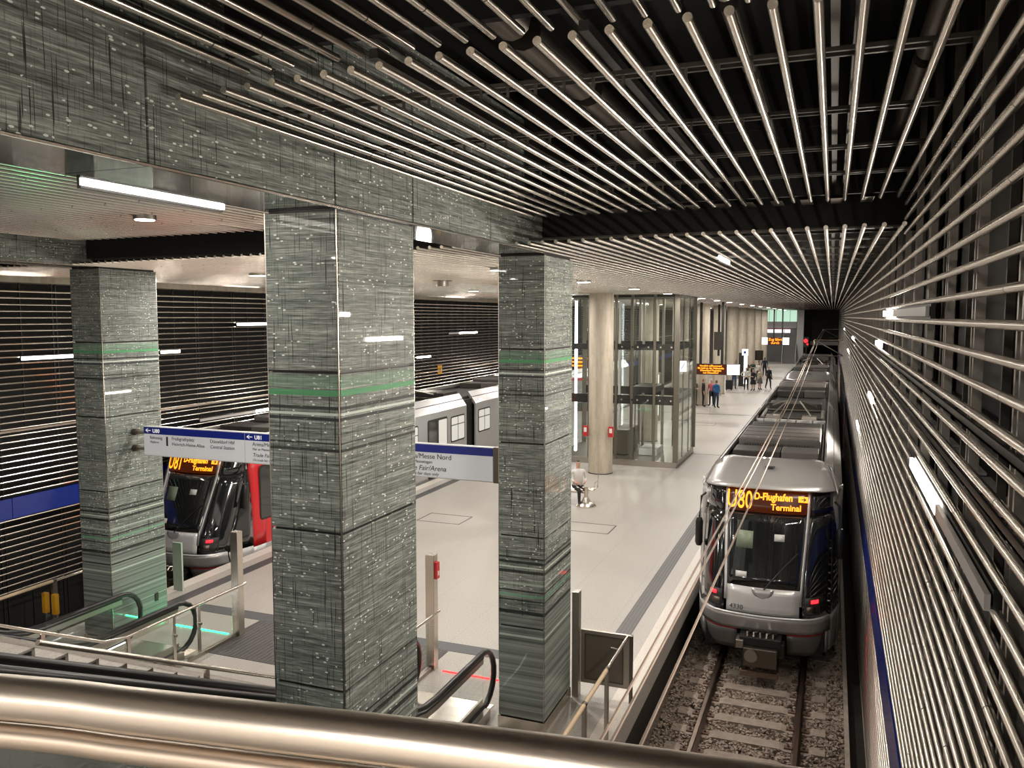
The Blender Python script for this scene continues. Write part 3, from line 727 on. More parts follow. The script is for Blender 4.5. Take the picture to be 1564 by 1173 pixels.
    bx = lambda *a, m_=BLACKP, bv=.01: box('coupler_piece', m_, *a, cp, True, bv)
    bx(-.26, .26, -.32, .05, .56, .68); bx(-.2, .22, -.42, -.1, .30, .56, m_=STEEL_DK); bx(-.30, -.2, -.36, -.1, .52, .64, m_=STEEL_GREY); bx(.2, .3, -.30, -.1, .42, .62)
    bx(-.24, .24, -.38, -.3, .14, .22, m_=RUST); bx(-.22, -.16, -.36, .1, .16, .5); bx(.16, .22, -.36, .1, .16, .5); bx(-.1, .1, -.2, 1.0, .3, .5)
    rod('coupler_face', STEEL_GREY, [(-.1, -.46, .46), (-.1, -.36, .46)], .085, 12, cp, True)
    for k in range(5): rod('coupler_hose', STEEL if k % 2 else STEEL_DK, [(-.16+k*.08, -.3, .68), (-.16+k*.08, -.26, .73), (-.12+k*.08, -.12, .70)], .016, 6, cp, True)
    MB().box(-1.05, 1.05, .4, 1.2, .28, .75).build('underframe', BLACK, t, local=True)
    # doors and windows on the platform side
    if side_detail:
        def win(y0_, y1_, z0, z1, kind):
            fr_ = MB().prism(rr(y0_, y1_, z0, z1, .09), 'x', 1.318, 1.334).build('window_frame' if kind == 'w' else 'door_frame', BLACKP, t, local=True)
            if kind == 'w': MB().prism(rr(y0_+.05, y1_-.05, z0+.05, z1-.05, .06), 'x', 1.336, 1.340).build('pane', WINDOW_LIT, fr_, local=True); MB().box(1.338, 1.346, y0_+.03, y1_-.03, z1-.34, z1-.31).build('transom', BLACKP, fr_, local=True); MB().box(1.338, 1.346, (y0_+y1_)/2-.015, (y0_+y1_)/2+.015, z0+.03, z1-.03).build('mullion', BLACKP, fr_, local=True)
            elif kind == 'd':
                for q in (0, 1):
                    m0 = y0_+.06+q*(y1_-y0_)/2; m1 = m0+(y1_-y0_)/2-.12
                    MB().prism(rr(m0, m1, z0+.1, z1-.08, .04), 'x', 1.336, 1.341).build('door_pane', WINDOW_LIT if q else DKGLASS, fr_, local=True)
            else: MB().prism(rr(y0_+.02, y1_-.02, z0+.02, z1-.02, .08), 'x', 1.336, 1.340).build('pane', DKGLASS, fr_, local=True)
        for w_ in side_detail: win(*w_)
    return t
def rr(a0, a1, b0, b1, r, n=4):
    out = []
    for (cx_, cy_, s0) in ((a1-r, b1-r, 0), (a0+r, b1-r, PI/2), (a0+r, b0+r, PI), (a1-r, b0+r, 1.5*PI)):
        for k in range(n+1): out.append((cx_+r*math.cos(s0+k*PI/2/n), cy_+r*math.sin(s0+k*PI/2/n)))
    return out
train('silver train at the right platform edge showing U80 in orange, two red tail lamps', XT+.03, 15.35, 28.0, 'U80', '4330', (SILVER, SILVER), [14.0], None)
train('second silver train coupled behind the U80 train, only roof and cab top visible', XT+.03, 44.0, 28.0, 'U80', None, (SILVER, SILVER), [14.0], None)
sd = [(10.39, 11.93, .95, 3.0, 'd'), (12.22, 13.42, 1.98, 2.93, 'w'), (14.71, 15.9, 2.03, 2.95, 'w'), (7.7, 9.7, 1.98, 2.93, 'w'), (17.3, 18.8, .95, 3.0, 'd'), (5.6, 7.6, 1.98, 2.93, 'w')]
tl = train('left train with red cab side showing U81 in orange above its windscreen', -14.13, 14.6, 42.0, 'U81', None, (RED, SILVER), [14.03], sd)
fr_ = MB().prism(rr(1.48, 3.3, 1.62, 2.96, .10), 'x', 1.332, 1.340).build('window_frame', BLACKP, tl, local=True)
MB().box(1.322, 1.330, 1.7, 5.2, 1.02, 3.2).build('red_side_panel', RED, tl, local=True)
MB().box(1.322, 1.331, 1.7, 5.2, .30, 1.01).build('silver_skirt', SILVER_LT, tl, local=True)
MB().prism(rr(1.52, 3.26, 1.66, 2.92, .08), 'x', 1.340, 1.344).build('pane', DKGLASS, fr_, local=True)

# ---- overhead line
wires = [(-1.02, 'leftmost of the three overhead wires above the right train'), (-.965, 'middle of the three overhead wires above the right train'), (-.82, 'rightmost of the three overhead wires above the right train')]
WIRE = mat('copper_wire', (.62, .50, .42), .35, .8)
for x, lab in wires:
    o = MB().tube([(x-.03, 1.5, 3.43), (x, 12, 3.45), (x+.01, 22, 3.47), (x-.02, 53.5, 3.95), (x-.02, 102, 4.15)], .010, 6).build('overhead_wire', WIRE); tag(o, lab, 'wire', 'overhead contact wires')
for x, lab in ((-14.16, 'overhead wire above the left train, nearer the platform'), (-14.3, 'overhead wire above the left train, nearer the wall')):
    o = MB().tube([(x, 8, 3.45), (x, 30, 3.5), (x, 100, 4)], .008, 6).build('overhead_wire', WIRE); tag(o, lab, 'wire', 'overhead contact wires')
for y, lab in ((53.5, 'nearer bracket arm holding the overhead wires off the right wall'), (101, 'farther bracket arm holding the overhead wires off the right wall')):
    t = thing('wire_bracket', lab, 'bracket', (.62, y, 4.0))
    rod('arm', STEEL, [(.62, y, 3.98+.2), (-1.05, y, 3.98+.2)], .03, 6, t); rod('brace', STEEL_DK, [(.62, y, 3.25), (-.9, y, 4.12)], .035, 6, t); rod('stay', STEEL_DK, [(.62, y, 3.25), (.2, y, 3.22), (-.4, y, 3.22)], .03, 6, t)
    rod('insulator', CREAM, [(-1.05, y, 4.18), (-1.02, y, 3.97)], .03, 8, t)

# ================================================================ ESCALATORS AND STAIRS (rise towards the viewer)
TAN = math.tan(math.radians(27.3)); YB = 8.40; YT = 1.2; ZT = 3.95
def rail_line(off):   # (y, z) polyline of a line lying 'off' above the step nosing line, from the platform end upwards
    pts = [(10.2, off), (YB+.35, off), (YB+.05, off+.02), (YB-.25, off+.10), (YB-.55, off+.23)]
    y = YB-.55; z = off+.23
    ytop = y-(ZT+off-.15-z)/TAN
    n = 6
    for k in range(1, n+1): pts.append((y+(ytop-y)*k/n, z+(ZT+off-.15-z)*k/n))
    pts += [(ytop-.35, ZT+off-.03), (ytop-.7, ZT+off), (ytop-1.6, ZT+off)]
    return pts
def escalator(label, xa, xb, led, mled):
    t = thing('escalator', label, 'escalator', ((xa+xb)/2, 10.2, 0), 'escalators down to the platform')
    top = rail_line(.93); bot = rail_line(.12)
    newel = [(10.2+.40*math.sin(a), .53+.40*math.cos(a)) for a in [k*PI/9 for k in range(1, 10)]]
    for x in (xa, xb):
        path = [(9.6, .13)] + list(reversed(newel)) + top
        s = 1 if x == xa else -1
        mb = MB()
        # handrail: flattened black rubber section
        P3 = [(x, y, z) for y, z in path]
        rings = []
        mb.tube(P3, .042, 10, rz='x'); o = mb.build('handrail', RUBBER, t, smooth=True)
        gd = MB().tube([(x, y-.0, z-.03) for y, z in top], .022, 6).build('handrail_guide', STEEL, t, smooth=True)
        # glass balustrade with newel bulge
        gp = [(p, (p[0], q[1])) for p, q in zip(bot, [(b[0], b[1]-.03) for b in top])]
        for k in range(0, len(gp)-1):
            MB().strip([gp[k], gp[k+1]], 'x', x-.006, x+.006).build('glass_pane', GLASS, t)
        MB().prism([(10.2, .13)] + [(y, z) for y, z in reversed(newel)] + [(10.2, .9)], 'x', x-.006, x+.006).build('newel_glass', GLASS, t)
        hp = MB().tube([(x, y-.02, z) for y, z in newel], .018, 6, rz='x').build('newel_trim', STEEL, t, smooth=True)
        MB().strip([((y, z-.07), (y, z-.02)) for y, z in top], 'x', x-.02, x+.02).build('rail_fascia', BLACKP, t); MB().strip([((y, z-.15), (y, z-.07)) for y, z in top], 'x', x-.012, x+.012).build('rail_profile', STEEL_GREY, t)
        # skirt and deck
        sk = [((y, z-.32), (y, z+.16)) for y, z in bot]
        MB().strip(sk, 'x', min(x, x+s*.03)-.0, max(x, x+s*.03)).build('skirt', STEEL_GREY, t)
        sk2 = [((y, z-.32), (y, z+.03)) for y, z in bot]
        MB().strip(sk2, 'x', min(x-s*.02, x-s*.11), max(x-s*.02, x-s*.11)).build('outer_deck', STEEL_GREY, t)
        MB().strip([((y, z), (y, z+.012)) for y, z in bot[:4]], 'x', x-.05, x+.05).build('deck_light', LAMP_COOL, t)
    box('comb_plate', STEEL, xa, xb, 8.6, 10.6, .0, .012, t)
    sp = MB()
    for k in range(12): sp.box(-.48+k*.083, -.44+k*.083, -.20, .20, .0, .012)
    sp.box(-.5, .5, -.2, .2, -.18, .0).prism([(-.2, -.18), (-.2, 0), (-.22, -.02), (-.22, -.2)], 'x', -.5, .5)
    sm = sp.mesh('step', [mat('step_metal', (.17, .17, .175), .45, .7)])
    y = YB-.35; z = .17
    while z < ZT+.02:
        inst(sm, 'step', ((xa+xb)/2, y, z), t); y -= .4; z += .4*TAN
    # truss below
    MB().strip([((y, z-.85), (y, z-.34)) for y, z in bot[3:]], 'x', xa-.08, xb+.08).build('truss', BLACKP, t)
    if led:
        box('entry_light', mled, xa, xb, 11.36, 11.39, .003, .012, t)
        area_light('entry_glow', ((xa+xb)/2, 11.375, .03), xb-xa, .05, 5, (.05, 1, .4) if mled is LED_GREEN else (1, .03, .03), (PI, 0, 0), parent=t)
    return t
e1 = escalator('right escalator with red light line on the floor, black handrails', -5.60, -4.40, True, LED_RED)
e2 = escalator('left escalator with green light line on the floor, beside the left column', -11.0, -9.8, True, LED_GREEN)
st_ = thing('staircase', 'wide stone staircase between the two escalators, mostly behind the near column', 'stairs', (-7.7, 9.6, 0))
stm = MB().box(-1.85, 1.85, -.16, .16, -.02, .0).box(-1.85, 1.85, .13, .16, -.17, .0).mesh('stair_step', EDGE)
for k in range(24): inst(stm, 'stair_step', (-7.7, 9.5-k*.30, .165*(k+1)), st_)
MB().prism([(9.6, 0), (9.4, 0), (2.4, 3.6), (2.4, 3.9), (9.6, .02)], 'x', -9.5, -5.9).build('stair_flight', CONCRETE, st_)
# mezzanine the viewer stands on
MB_ = MB().box(-16.3, .6, -9, .62, 3.62, 3.95).build('floor_mezzanine', TERRAZZO); tag(MB_, kind='structure')
wm = MB().box(-16.3, 1.1, -9.2, -9, 3.6, 8.4).build('wall_mezzanine', mat('mezzanine_wall', (.62, .59, .55), .6)); tag(wm, kind='structure')
for k, (x, y) in enumerate(((-1.0, -3.2), (-5.0, -3.2), (-9.0, -3.2), (-1.0, -6.6), (-5.0, -6.6), (-9.0, -6.6))):  # added fill lamps out of view, brightening the hall and the back wall
    downlight(k, x, y, 6.78, (80, 75, 60, 190, 190, 190)[k], 'added unseen downlight over the mezzanine behind the viewer, %s' % ('front row right', 'front row middle', 'front row left', 'back row right', 'back row middle', 'back row left')[k])
def post_rail(label, x, tall, box_m, box_lab):
    """steel railing with glass beside the stairs, ending in a tall square post"""
    t = thing('stair_railing', label, 'railing', (x, 11.4, 0))
    box('post', STEEL, x-.075, x+.075, 11.34, 11.48, 0, 1.86, t, bevel=.004)
    rl = [(11.55, .90), (8.9, .90), (8.5, .98)] + [(8.5-k*1.0, .98+k*TAN) for k in range(1, 5)]
    rod('handrail', STEEL, [(x+.06, y, z) for y, z in rl], .024, 10, t)
    for yy in (10.45, 9.9, 9.0, 7.6, 6.4):
        zt = interp(-yy, [-a[0] for a in rl], [a[1] for a in rl]); zb = max(0, (9.4-yy)*TAN)
        MB().box(x-.012, x+.012, yy-.03, yy+.03, zb, zt-.02).build('baluster', STEEL, t)
        rod('bracket', STEEL_GREY, [(x-.03, yy, zt-.35), (x+.05, yy, zt-.35)], .025, 8, t)
    for (a, b) in ((11.3, 10.5), (10.4, 9.95), (9.85, 9.05), (8.95, 7.65)):
        za = max(.06, (9.4-a)*TAN+.06); zb = max(.06, (9.4-b)*TAN+.06)
        MB().prism([(a, za), (b, zb), (b, zb+.72), (a, za+.72)], 'x', x-.006, x+.006).build('glass_pane', GLASS, t)
    box('base_channel', STEEL_GREY, x-.04, x+.04, 8.8, 11.3, 0, .06, t)
    if box_m: b_ = box('emergency_stop', box_m, x+.078, x+.12, 11.36, 11.46, 1.48, 1.74, t); box('button', WHITE, x+.12, x+.125, 11.385, 11.435, 1.53, 1.6, b_)
    return t
post_rail('steel and glass railing with a tall post at the left escalator', -9.60, True, None, None)
post_rail('tall steel post with red stop box and glass panel at the right escalator', -5.80, True, RED, None)
# frosted panel behind the left column
o = box('frosted_screen', mat('frosted_green_glass', (.42, .50, .42), .3), -12.46, -12.23, 12.88, 12.92, 0, 1.0); tag(o, 'pale green standing screen right of the left glass column', 'screen')

# ---- platform edge railings with gate (right) and cream rail (left)
def edge_gate(label):
    t = thing('platform_gate', label, 'gate', (-2.95, 11.4, 0))
    box('post', STEEL_GREY, -3.44, -3.34, 11.28, 11.42, 0, 1.58, t, bevel=.004)
    lf = box('leaf_frame', STEEL_GREY, -3.33, -2.58, 11.38, 11.43, .20, 1.0, t)
    box('leaf_panel', mat('gate_panel', (.20, .175, .145), .45, .6), -3.26, -2.70, 11.372, 11.38, .27, .93, t)
    for a in ((-3.27, -3.255, .26, .94), (-2.705, -2.69, .26, .94)): box('leaf_bead', STEEL_DK, a[0], a[1], 11.366, 11.38, a[2], a[3], t)
    for z in (.26, .93): box('leaf_bead', STEEL_DK, -3.27, -2.69, 11.366, 11.38, z, z+.015, t)
    box('jamb', STEEL_DK, -2.60, -2.56, 11.36, 11.44, 0, 1.0, t)
    rod('handle', STEEL, [(-2.72, 11.37, .80), (-2.72, 11.33, .80), (-2.86, 11.33, .81)], .012, 6, t)
    return t
edge_gate('brown-grey metal gate at the right end of the platform rail')
def edge_rail(label, x, ytop, posts, steel_to):
    t = thing('platform_edge_rail', label, 'railing', (x, 9, 0))
    rod('steel_rail', STEEL, [(x, ytop, .98), (x, steel_to, .98)], .024, 10, t)
    for a, b in zip([steel_to] + posts[1:], posts[1:] + [posts[-1]-2.2]):
        rod('cream_sleeve', CREAM, [(x, a-.03, .98), (x, b+.03, .98)], .029, 10, t)
    for y in posts:
        box('post', STEEL_GREY, x-.02, x+.02, y-.045, y+.045, 0, .95, t); rod('joint_ring', STEEL_DK, [(x, y-.03, .98), (x, y+.03, .98)], .032, 10, t)
    return t
edge_rail('handrail with cream sleeves running from the gate towards the viewer', -2.63, 11.37, [10.2, 9.15, 7.9], 10.2)
edge_rail('handrail with cream sleeves at the left platform edge', -12.60, 12.4, [10.25, 8.4], 10.25)
for k, (dx, lab) in enumerate(((-.115, 'yellow box on the left side of the left rail post'), (.115, 'yellow box on the right side of the left rail post'))):
    t = thing('yellow_call_box', lab, 'call box', (-12.60+dx, 10.2, .42)); box('housing', YELLOW, -12.60+dx-.05, -12.60+dx+.05, 10.12, 10.20, .42, .78, t, bevel=.01); box('base', BLACKP, -12.60+dx-.04, -12.60+dx+.04, 10.2, 10.23, .45, .72, t)
    rod('cable', BLACKP, [(-12.6+dx, 10.16, .43), (-12.62+dx, 10.17, .25), (-12.58+dx, 10.2, .02)], .008, 5, t)

# ---- hanging direction sign between the columns
t = thing('direction_sign', 'long grey sign with blue header strip between the square columns', 'sign', (-7.6, 10.7, 3.24))
SY = 10.68; SZ = 3.24
box('casing', PALE, -10.87, -4.43, SY, SY+.12, SZ, SZ+.50, t, bevel=.006)
box('end_cap', STEEL_DK, -4.43, -4.33, SY-.01, SY+.13, SZ-.005, SZ+.505, t)
for (a, b) in ((-10.855, -8.765), (-8.745, -4.44)):
    box('face_panel', SIGN_WHITE, a, b, SY-.012, SY, SZ+.015, SZ+.375, t); box('blue_strip', SIGN_BLUE, a, b, SY-.014, SY, SZ+.378, SZ+.49, t)
for z in (SZ+.10, SZ+.38):
    rod('wall_bolt', STEEL_DK, [(-11.155, SY+.06, z), (-11.06, SY+.06, z)], .06, 12, t); rod('wall_arm', STEEL_GREY, [(-11.15, SY+.06, z), (-10.86, SY+.06, z)], .03, 10, t)
    rod('wall_arm', STEEL_GREY, [(-4.34, SY+.06, z), (-4.115, SY+.06, z)], .03, 10, t)
def st(s, x, z, size, m=TEXT_DK, shear=0, bold=0): text('sign_text', s, size, m, (x, SY-.016, SZ+z), (PI/2, 0, 0), t, shear=shear, extrude=.001, bold=bold)
def arrow(x, z):
    MB().box(x, x+.10, SY-.018, SY-.014, SZ+z-.006, SZ+z+.006).prism([(x-.012, SZ+z), (x+.035, SZ+z+.032), (x+.05, SZ+z+.032), (x+.005, SZ+z), (x+.05, SZ+z-.032), (x+.035, SZ+z-.032)], 'y', SY-.018, SY-.014).build('sign_arrow', TEXT_WH, t)
arrow(-10.8, .435); st('U80', -10.66, .402, .09, TEXT_WH, bold=.002); st('Bahnsteig', -10.72, .295, .07); st('Platform', -10.72, .225, .055, shear=.2); st('1', -10.40, .20, .20, bold=.010)
st('Freiligrathplatz', -10.25, .295, .08); st('Heinrich-Heine-Allee', -10.25, .205, .08); st('Düsseldorf Hbf', -9.45, .295, .08); st('Central Station', -9.45, .205, .08, shear=.2)
arrow(-8.70, .435); st('U81', -8.56, .402, .09, TEXT_WH, bold=.002); st('Arena/Messe Nord', -8.6, .295, .085); st('Nur an Messetagen', -8.6, .225, .055); st('Trade Fair/Arena', -8.6, .12, .085, shear=.2); st('On trade fair days only', -8.6, .05, .055, shear=.2)
arrow(-6.06, .435); st('U81', -5.92, .402, .095, TEXT_WH, bold=.002); st('Arena/Messe Nord', -5.90, .285, .105); st('Nur an Messetagen', -5.90, .215, .065); st('Trade Fair/Arena', -5.90, .11, .105, shear=.2); st('On trade fair days only', -5.90, .04, .065, shear=.2)

# ---- railing of the mezzanine right in front of the viewer
t = thing('mezzanine_railing', 'thick brushed steel handrail over glass across the bottom foreground', 'railing', (-.6, .8, 3.95))
rp = [(-2.6, .36), (-1.75, .62), (-1.065, .775), (-.862, .809), (-.654, .842), (-.464, .872), (-.283, .896), (-.139, .912), (.0, .925), (.3, .94), (.55, .945)]
BRUSH = mat('brushed_rail', (.62, .55, .48), .34, 1)
g = NT(BRUSH); p, x_, y_, z_ = g.pos(); nz_ = g.noise(g.vec(g.math('MULTIPLY', x_, 3), g.math('MULTIPLY', y_, 120), g.math('MULTIPLY', z_, 120)), 6, 3, .6); g.bump(nz_, .06, .002)
def smooth_path(pts, z):
    out = []
    for i in range(len(pts)-1):
        p0 = pts[max(i-1, 0)]; p1 = pts[i]; p2 = pts[i+1]; p3 = pts[min(i+2, len(pts)-1)]
        for k in range(5):
            s = k/5; q = []
            for c in (0, 1): q.append(.5*((2*p1[c])+(-p0[c]+p2[c])*s+(2*p0[c]-5*p1[c]+4*p2[c]-p3[c])*s*s+(-p0[c]+3*p1[c]-3*p2[c]+p3[c])*s**3))
            out.append((q[0], q[1], z))
    out.append((*pts[-1], z)); return out
MB().tube(smooth_path(rp, 5.063), .030, 24).build('handrail', BRUSH, t, smooth=True)
lo = smooth_path([(x, y-.008) for x, y in rp], 5.012)
MB().tube(lo, .017, 12).build('glass_channel', mat('channel_steel', (.55, .46, .38), .4, 1), t, smooth=True)
gv = MB(); vs = []; fs = []
for (x, y, z) in lo: vs += [(x, y-.006, 4.0), (x, y-.006, 5.0), (x, y+.006, 4.0), (x, y+.006, 5.0)]
for k in range(len(lo)-1): b = k*4; fs += [(b, b+4, b+5, b+1), (b+2, b+3, b+7, b+6), (b+1, b+5, b+7, b+3)]
gv.add(vs, fs).build('glass_pane', GLASS_DIM, t)
MB().tube([(x, y, 3.98) for x, y, z in lo], .03, 8).build('base_shoe', STEEL_GREY, t)

# ================================================================ LIFT
LX0, LX1, LY0, LY1, LZ = -9.95, -5.28, 30.25, 34.3, 6.44
t = thing('glass_lift', 'tall glass lift shaft with steel frame and two black bands', 'lift', ((LX0+LX1)/2, (LY0+LY1)/2, 0))
box('plinth', STEEL_GREY, LX0-.03, LX1+.03, LY0-.03, LY1+.03, 0, .22, t)
for x in (LX0, LX1):
    for y in (LY0, LY1): box('corner_post', MULLION, x-.09, x+.09, y-.07, y+.07, .22, LZ, t)
cols = [LX0, -8.6, -7.55, -6.95, -6.1, LX1]
for x in cols[1:-1]:
    box('mullion', MULLION, x-.045, x+.045, LY0-.03, LY0+.05, .22, LZ, t); box('mullion', MULLION, x-.045, x+.045, LY1-.05, LY1+.03, .22, LZ, t)
for y in (31.6, 33.0): box('mullion', MULLION, LX1-.02, LX1+.03, y-.03, y+.03, .22, LZ, t); box('mullion', MULLION, LX0-.03, LX0+.02, y-.03, y+.03, .22, LZ, t)
for (z0, z1) in ((4.36, 4.58), (2.33, 2.66)):
    box('black_band', BLACKP, LX0+.1, LX1-.1, LY0+.06, LY0+.12, z0, z1, t); box('black_band', BLACKP, LX0+.1, LX1-.1, LY1-.12, LY1-.06, z0, z1, t); box('black_band', BLACKP, LX1-.12, LX1-.06, LY0+.1, LY1-.1, z0, z1, t)
    for x in cols[:-1]:
        for dx in (.22, .62):
            if x+dx < LX1-.1: rod('glass_button', STEEL, [(x+dx, LY0-.03, (z0+z1)/2), (x+dx, LY0+.06, (z0+z1)/2)], .035, 8, t)
tiers = [(.24, 2.48), (2.5, 4.46), (4.48, LZ-.02)]
for a, b in zip(cols[:-1], cols[1:]):
    for z0, z1 in tiers:
        box('glass_pane', GLASS, a+.03, b-.03, LY0-.02, LY0-.008, z0, z1, t); box('glass_pane', GLASS, a+.03, b-.03, LY1+.008, LY1+.02, z0, z1, t)
for a, b in zip([LY0, 31.6, 33.0], [31.6, 33.0, LY1]):
    for z0, z1 in tiers: box('glass_pane', GLASS, LX1+.012, LX1+.024, a+.03, b-.03, z0, z1, t); box('glass_pane', GLASS, LX0-.024, LX0-.012, a+.03, b-.03, z0, z1, t)
for x in (-8.2, -7.2, -6.4): box('guide_rail', STEEL_GREY, x-.05, x+.05, 33.4, 33.5, .22, LZ, t)
for x in (-7.45, -7.25): rod('lift_cable', STEEL_DK, [(x, 32.2, .3), (x, 32.2, LZ)], .02, 6, t)
box('shaft_machinery', ROOFBOX, -7.2, -6.3, 31.4, 33.2, 2.66, 2.9, t); box('shaft_machinery', STEEL_DK, -7.9, -7.3, 31.2, 33, .25, 1.2, t); box('shaft_machinery', PALE, -6.9, -6.2, 31.4, 32.6, .24, .5, t)
box('head_frame', BLACKP, LX0, LX1, LY0+.1, LY1-.1, LZ-.12, LZ, t)
rod('strip_light', LAMP_COOL, [(-9.2, 30.5, .4), (-9.2, 30.5, 6.2)], .05, 8, t)
box('lift_sign', CLOCK, -5.12, -4.90, 30.0, 30.03, 3.62, 4.0, t)
rod('lift_sign_mark', SIGN_BLUE, [(-5.08, 29.99, 3.70), (-4.95, 29.99, 3.92)], .015, 6, t)

# ================================================================ DISPLAYS, TOTEM, BENCH
def display(label, x0, x1, xs, y, z0, z1, lines, rods, clock_right=True):
    t = thing('departure_display', label, 'display', ((x0+xs)/2, y, z0))
    box('casing', mat('display_case', (.03, .006, .005), .4), x0, x1, y, y+.3, z0, z1, t)
    b = box('board', LED_BG, x0+.04, xs-.04, y-.01, y, z0+.04, z1-.04, t)
    n = len(lines)
    for k, s in enumerate(lines):
        h = (z1-z0-.08)/n; text('display_text', s, h*1.05, LED_OR, ((x0+xs)/2, y-.015, z1-.04-h*(k+.85)), (PI/2, 0, 0), t, align='CENTER', extrude=.002, bold=.004)
    if clock_right:
        c = box('clock', CLOCK, xs, x1, y-.02, y, z0+.02, z1-.02, t)
        rod('clock_hand', TEXT_DK, [((xs+x1)/2, y-.025, (z0+z1)/2), ((xs+x1)/2-.1, y-.025, (z0+z1)/2+.13)], .012, 6, t); rod('clock_hand', TEXT_DK, [((xs+x1)/2, y-.025, (z0+z1)/2), ((xs+x1)/2+.14, y-.025, (z0+z1)/2-.1)], .010, 6, t)
    for x in rods: box('hanger', BLACKP, x-.07, x+.07, y+.1, y+.2, z1, 6.4, t)
    return t
display('orange departure display with white clock hanging past the lift', -7.2, -4.74, -5.42, 47, 2.36, 2.96, ['Herzlich willkommen!', 'Bis bald an der Haltestelle', 'Düsseldorf Flughafen', 'von Düsseldorf'], (-6.9, -5.72))
t = display('distant orange display between two white panels above the far stairs', -5.95, -3.95, -4.55, 85, 2.85, 3.58, ['Zug fährt', 'durch'], (-5.4, -4.6))
box('white_panel', CLOCK, -6.5, -5.97, 84.97, 85.2, 2.87, 3.56, t)
t = thing('departure_display', 'orange display glimpsed left of the round column by the lift', 'display', (-11.1, 37, 3.2)); box('casing', BLACKP, -11.6, -10.4, 37, 37.2, 3.2, 3.8, t); box('board', LED_BG, -11.55, -10.45, 36.99, 37, 3.22, 3.78, t)
for k in range(3): box('display_line', LED_OR, -11.45, -10.6-.1*k, 36.985, 36.99, 3.62-k*.17, 3.70-k*.17, t)
box('hanger', BLACKP, -11.05, -10.95, 37.05, 37.15, 3.8, 6.4, t)
t = thing('info_totem', 'tall white information totem with dark side behind the waiting people', 'sign', (-6.6, 68.6, 0))
box('body', BLACKP, -7.0, -6.6, 68.6, 68.9, 0, 2.7, t); box('face', CLOCK, -6.6, -6.35, 68.55, 68.9, .2, 2.5, t); box('header', CLOCK, -6.75, -6.3, 68.5, 68.9, 2.5, 3.0, t); box('header_mark', SIGN_BLUE, -6.62, -6.44, 68.49, 68.5, 2.65, 2.85, t)
t = thing('notice_board', 'grey notice board hanging on black pole behind the display', 'sign', (-7.0, 56, 3.2)); box('board', GREYBAR, -7.35, -6.75, 56, 56.08, 3.4, 4.6, t); box('pole', BLACKP, -7.12, -6.98, 56.08, 56.2, 3.0, 6.4, t)
t = thing('platform_screen', 'dark screen on a column behind the waiting group', 'screen', (-6.9, 87, 1.2)); box('frame', BLACKP, -7.3, -6.5, 87.0, 87.1, 1.2, 2.2, t); box('glass', DKGLASS, -7.2, -6.6, 86.98, 87, 1.3, 2.1, t); box('stand', BLACKP, -6.95, -6.85, 87.02, 87.1, 0, 1.2, t)
# bench with steel arm and round foot
t = thing('platform_bench', 'metal bench at the column with round steel foot', 'bench', (-7.3, 23.6, 0))
rod('beam', STEEL, [(-9.0, 23.3, .40), (-6.62, 23.3, .40)], .05, 10, t)
MB().tube([(-6.66, 23.2, 0), (-6.66, 23.2, .03), (-6.66, 23.2, .08), (-6.66, 23.2, .14), (-6.66, 23.2, .26)], [.30, .30, .26, .14, .09], 20).build('foot', STEEL, t, smooth=True)
rod('stem', STEEL, [(-6.66, 23.2, .2), (-6.66, 23.2, .56)], .065, 12, t)
for k in range(4):
    x = -8.6+k*.55
    seat = MB()
    for q in range(6): seat.tube([(x, 23.32+q*.07, .46), (x+.48, 23.32+q*.07, .46)], .012, 6)
    seat.tube([(x, 23.3, .46), (x, 23.75, .46), (x, 23.85, .85)], .014, 6).tube([(x+.48, 23.3, .46), (x+.48, 23.75, .46), (x+.48, 23.85, .85)], .014, 6)
    seat.build('seat', STEEL, t)
    rod('armrest', STEEL, [(x+.5, 23.75, .48), (x+.5, 23.7, .68), (x+.5, 23.35, .68), (x+.5, 23.3, .48)], .012, 6, t)
rod('stem', STEEL, [(-8.9, 23.3, 0), (-8.9, 23.3, .4)], .06, 10, t)
t = thing('ticket_machine', 'grey cabinet with red top edge left of the round column', 'machine', (-9.9, 36, 0))
box('body', PALE, -11.1, -10.0, 36, 36.6, 0, 2.7, t); box('top_edge', RED, -11.12, -9.98, 35.98, 36.6, 2.7, 2.78, t); box('door_seam', GREYBAR, -11.1, -10.0, 35.995, 36, 1.9, 1.93, t); box('screen', DKGLASS, -10.8, -10.3, 35.99, 36, 1.3, 1.7, t)
t = thing('poster_case', 'lit white poster case with red stripe behind the lift', 'poster', (-8.9, 44, 0))
box('frame', STEEL_GREY, -9.6, -8.55, 44, 44.15, 0, 2.6, t); box('poster', CLOCK, -9.52, -8.63, 43.99, 44, .3, 2.5, t); box('stripe', RED, -9.52, -8.63, 43.985, 43.99, 1.0, 1.35, t)
# luggage
t = thing('black_suitcase', 'black suitcase standing beside the round column by the people', 'suitcase', (-7.25, 64.4, 0)); box('shell', BLACKP, -7.5, -7.0, 64.25, 64.55, .08, .8, t, bevel=.04); rod('handle', STEEL_DK, [(-7.35, 64.4, .8), (-7.35, 64.4, 1.05), (-7.15, 64.4, 1.05), (-7.15, 64.4, .8)], .015, 6, t)
for dx in (-.18, .18): rod('wheel', RUBBER, [(-7.25+dx, 64.36, .045), (-7.25+dx, 64.44, .045)], .045, 10, t)

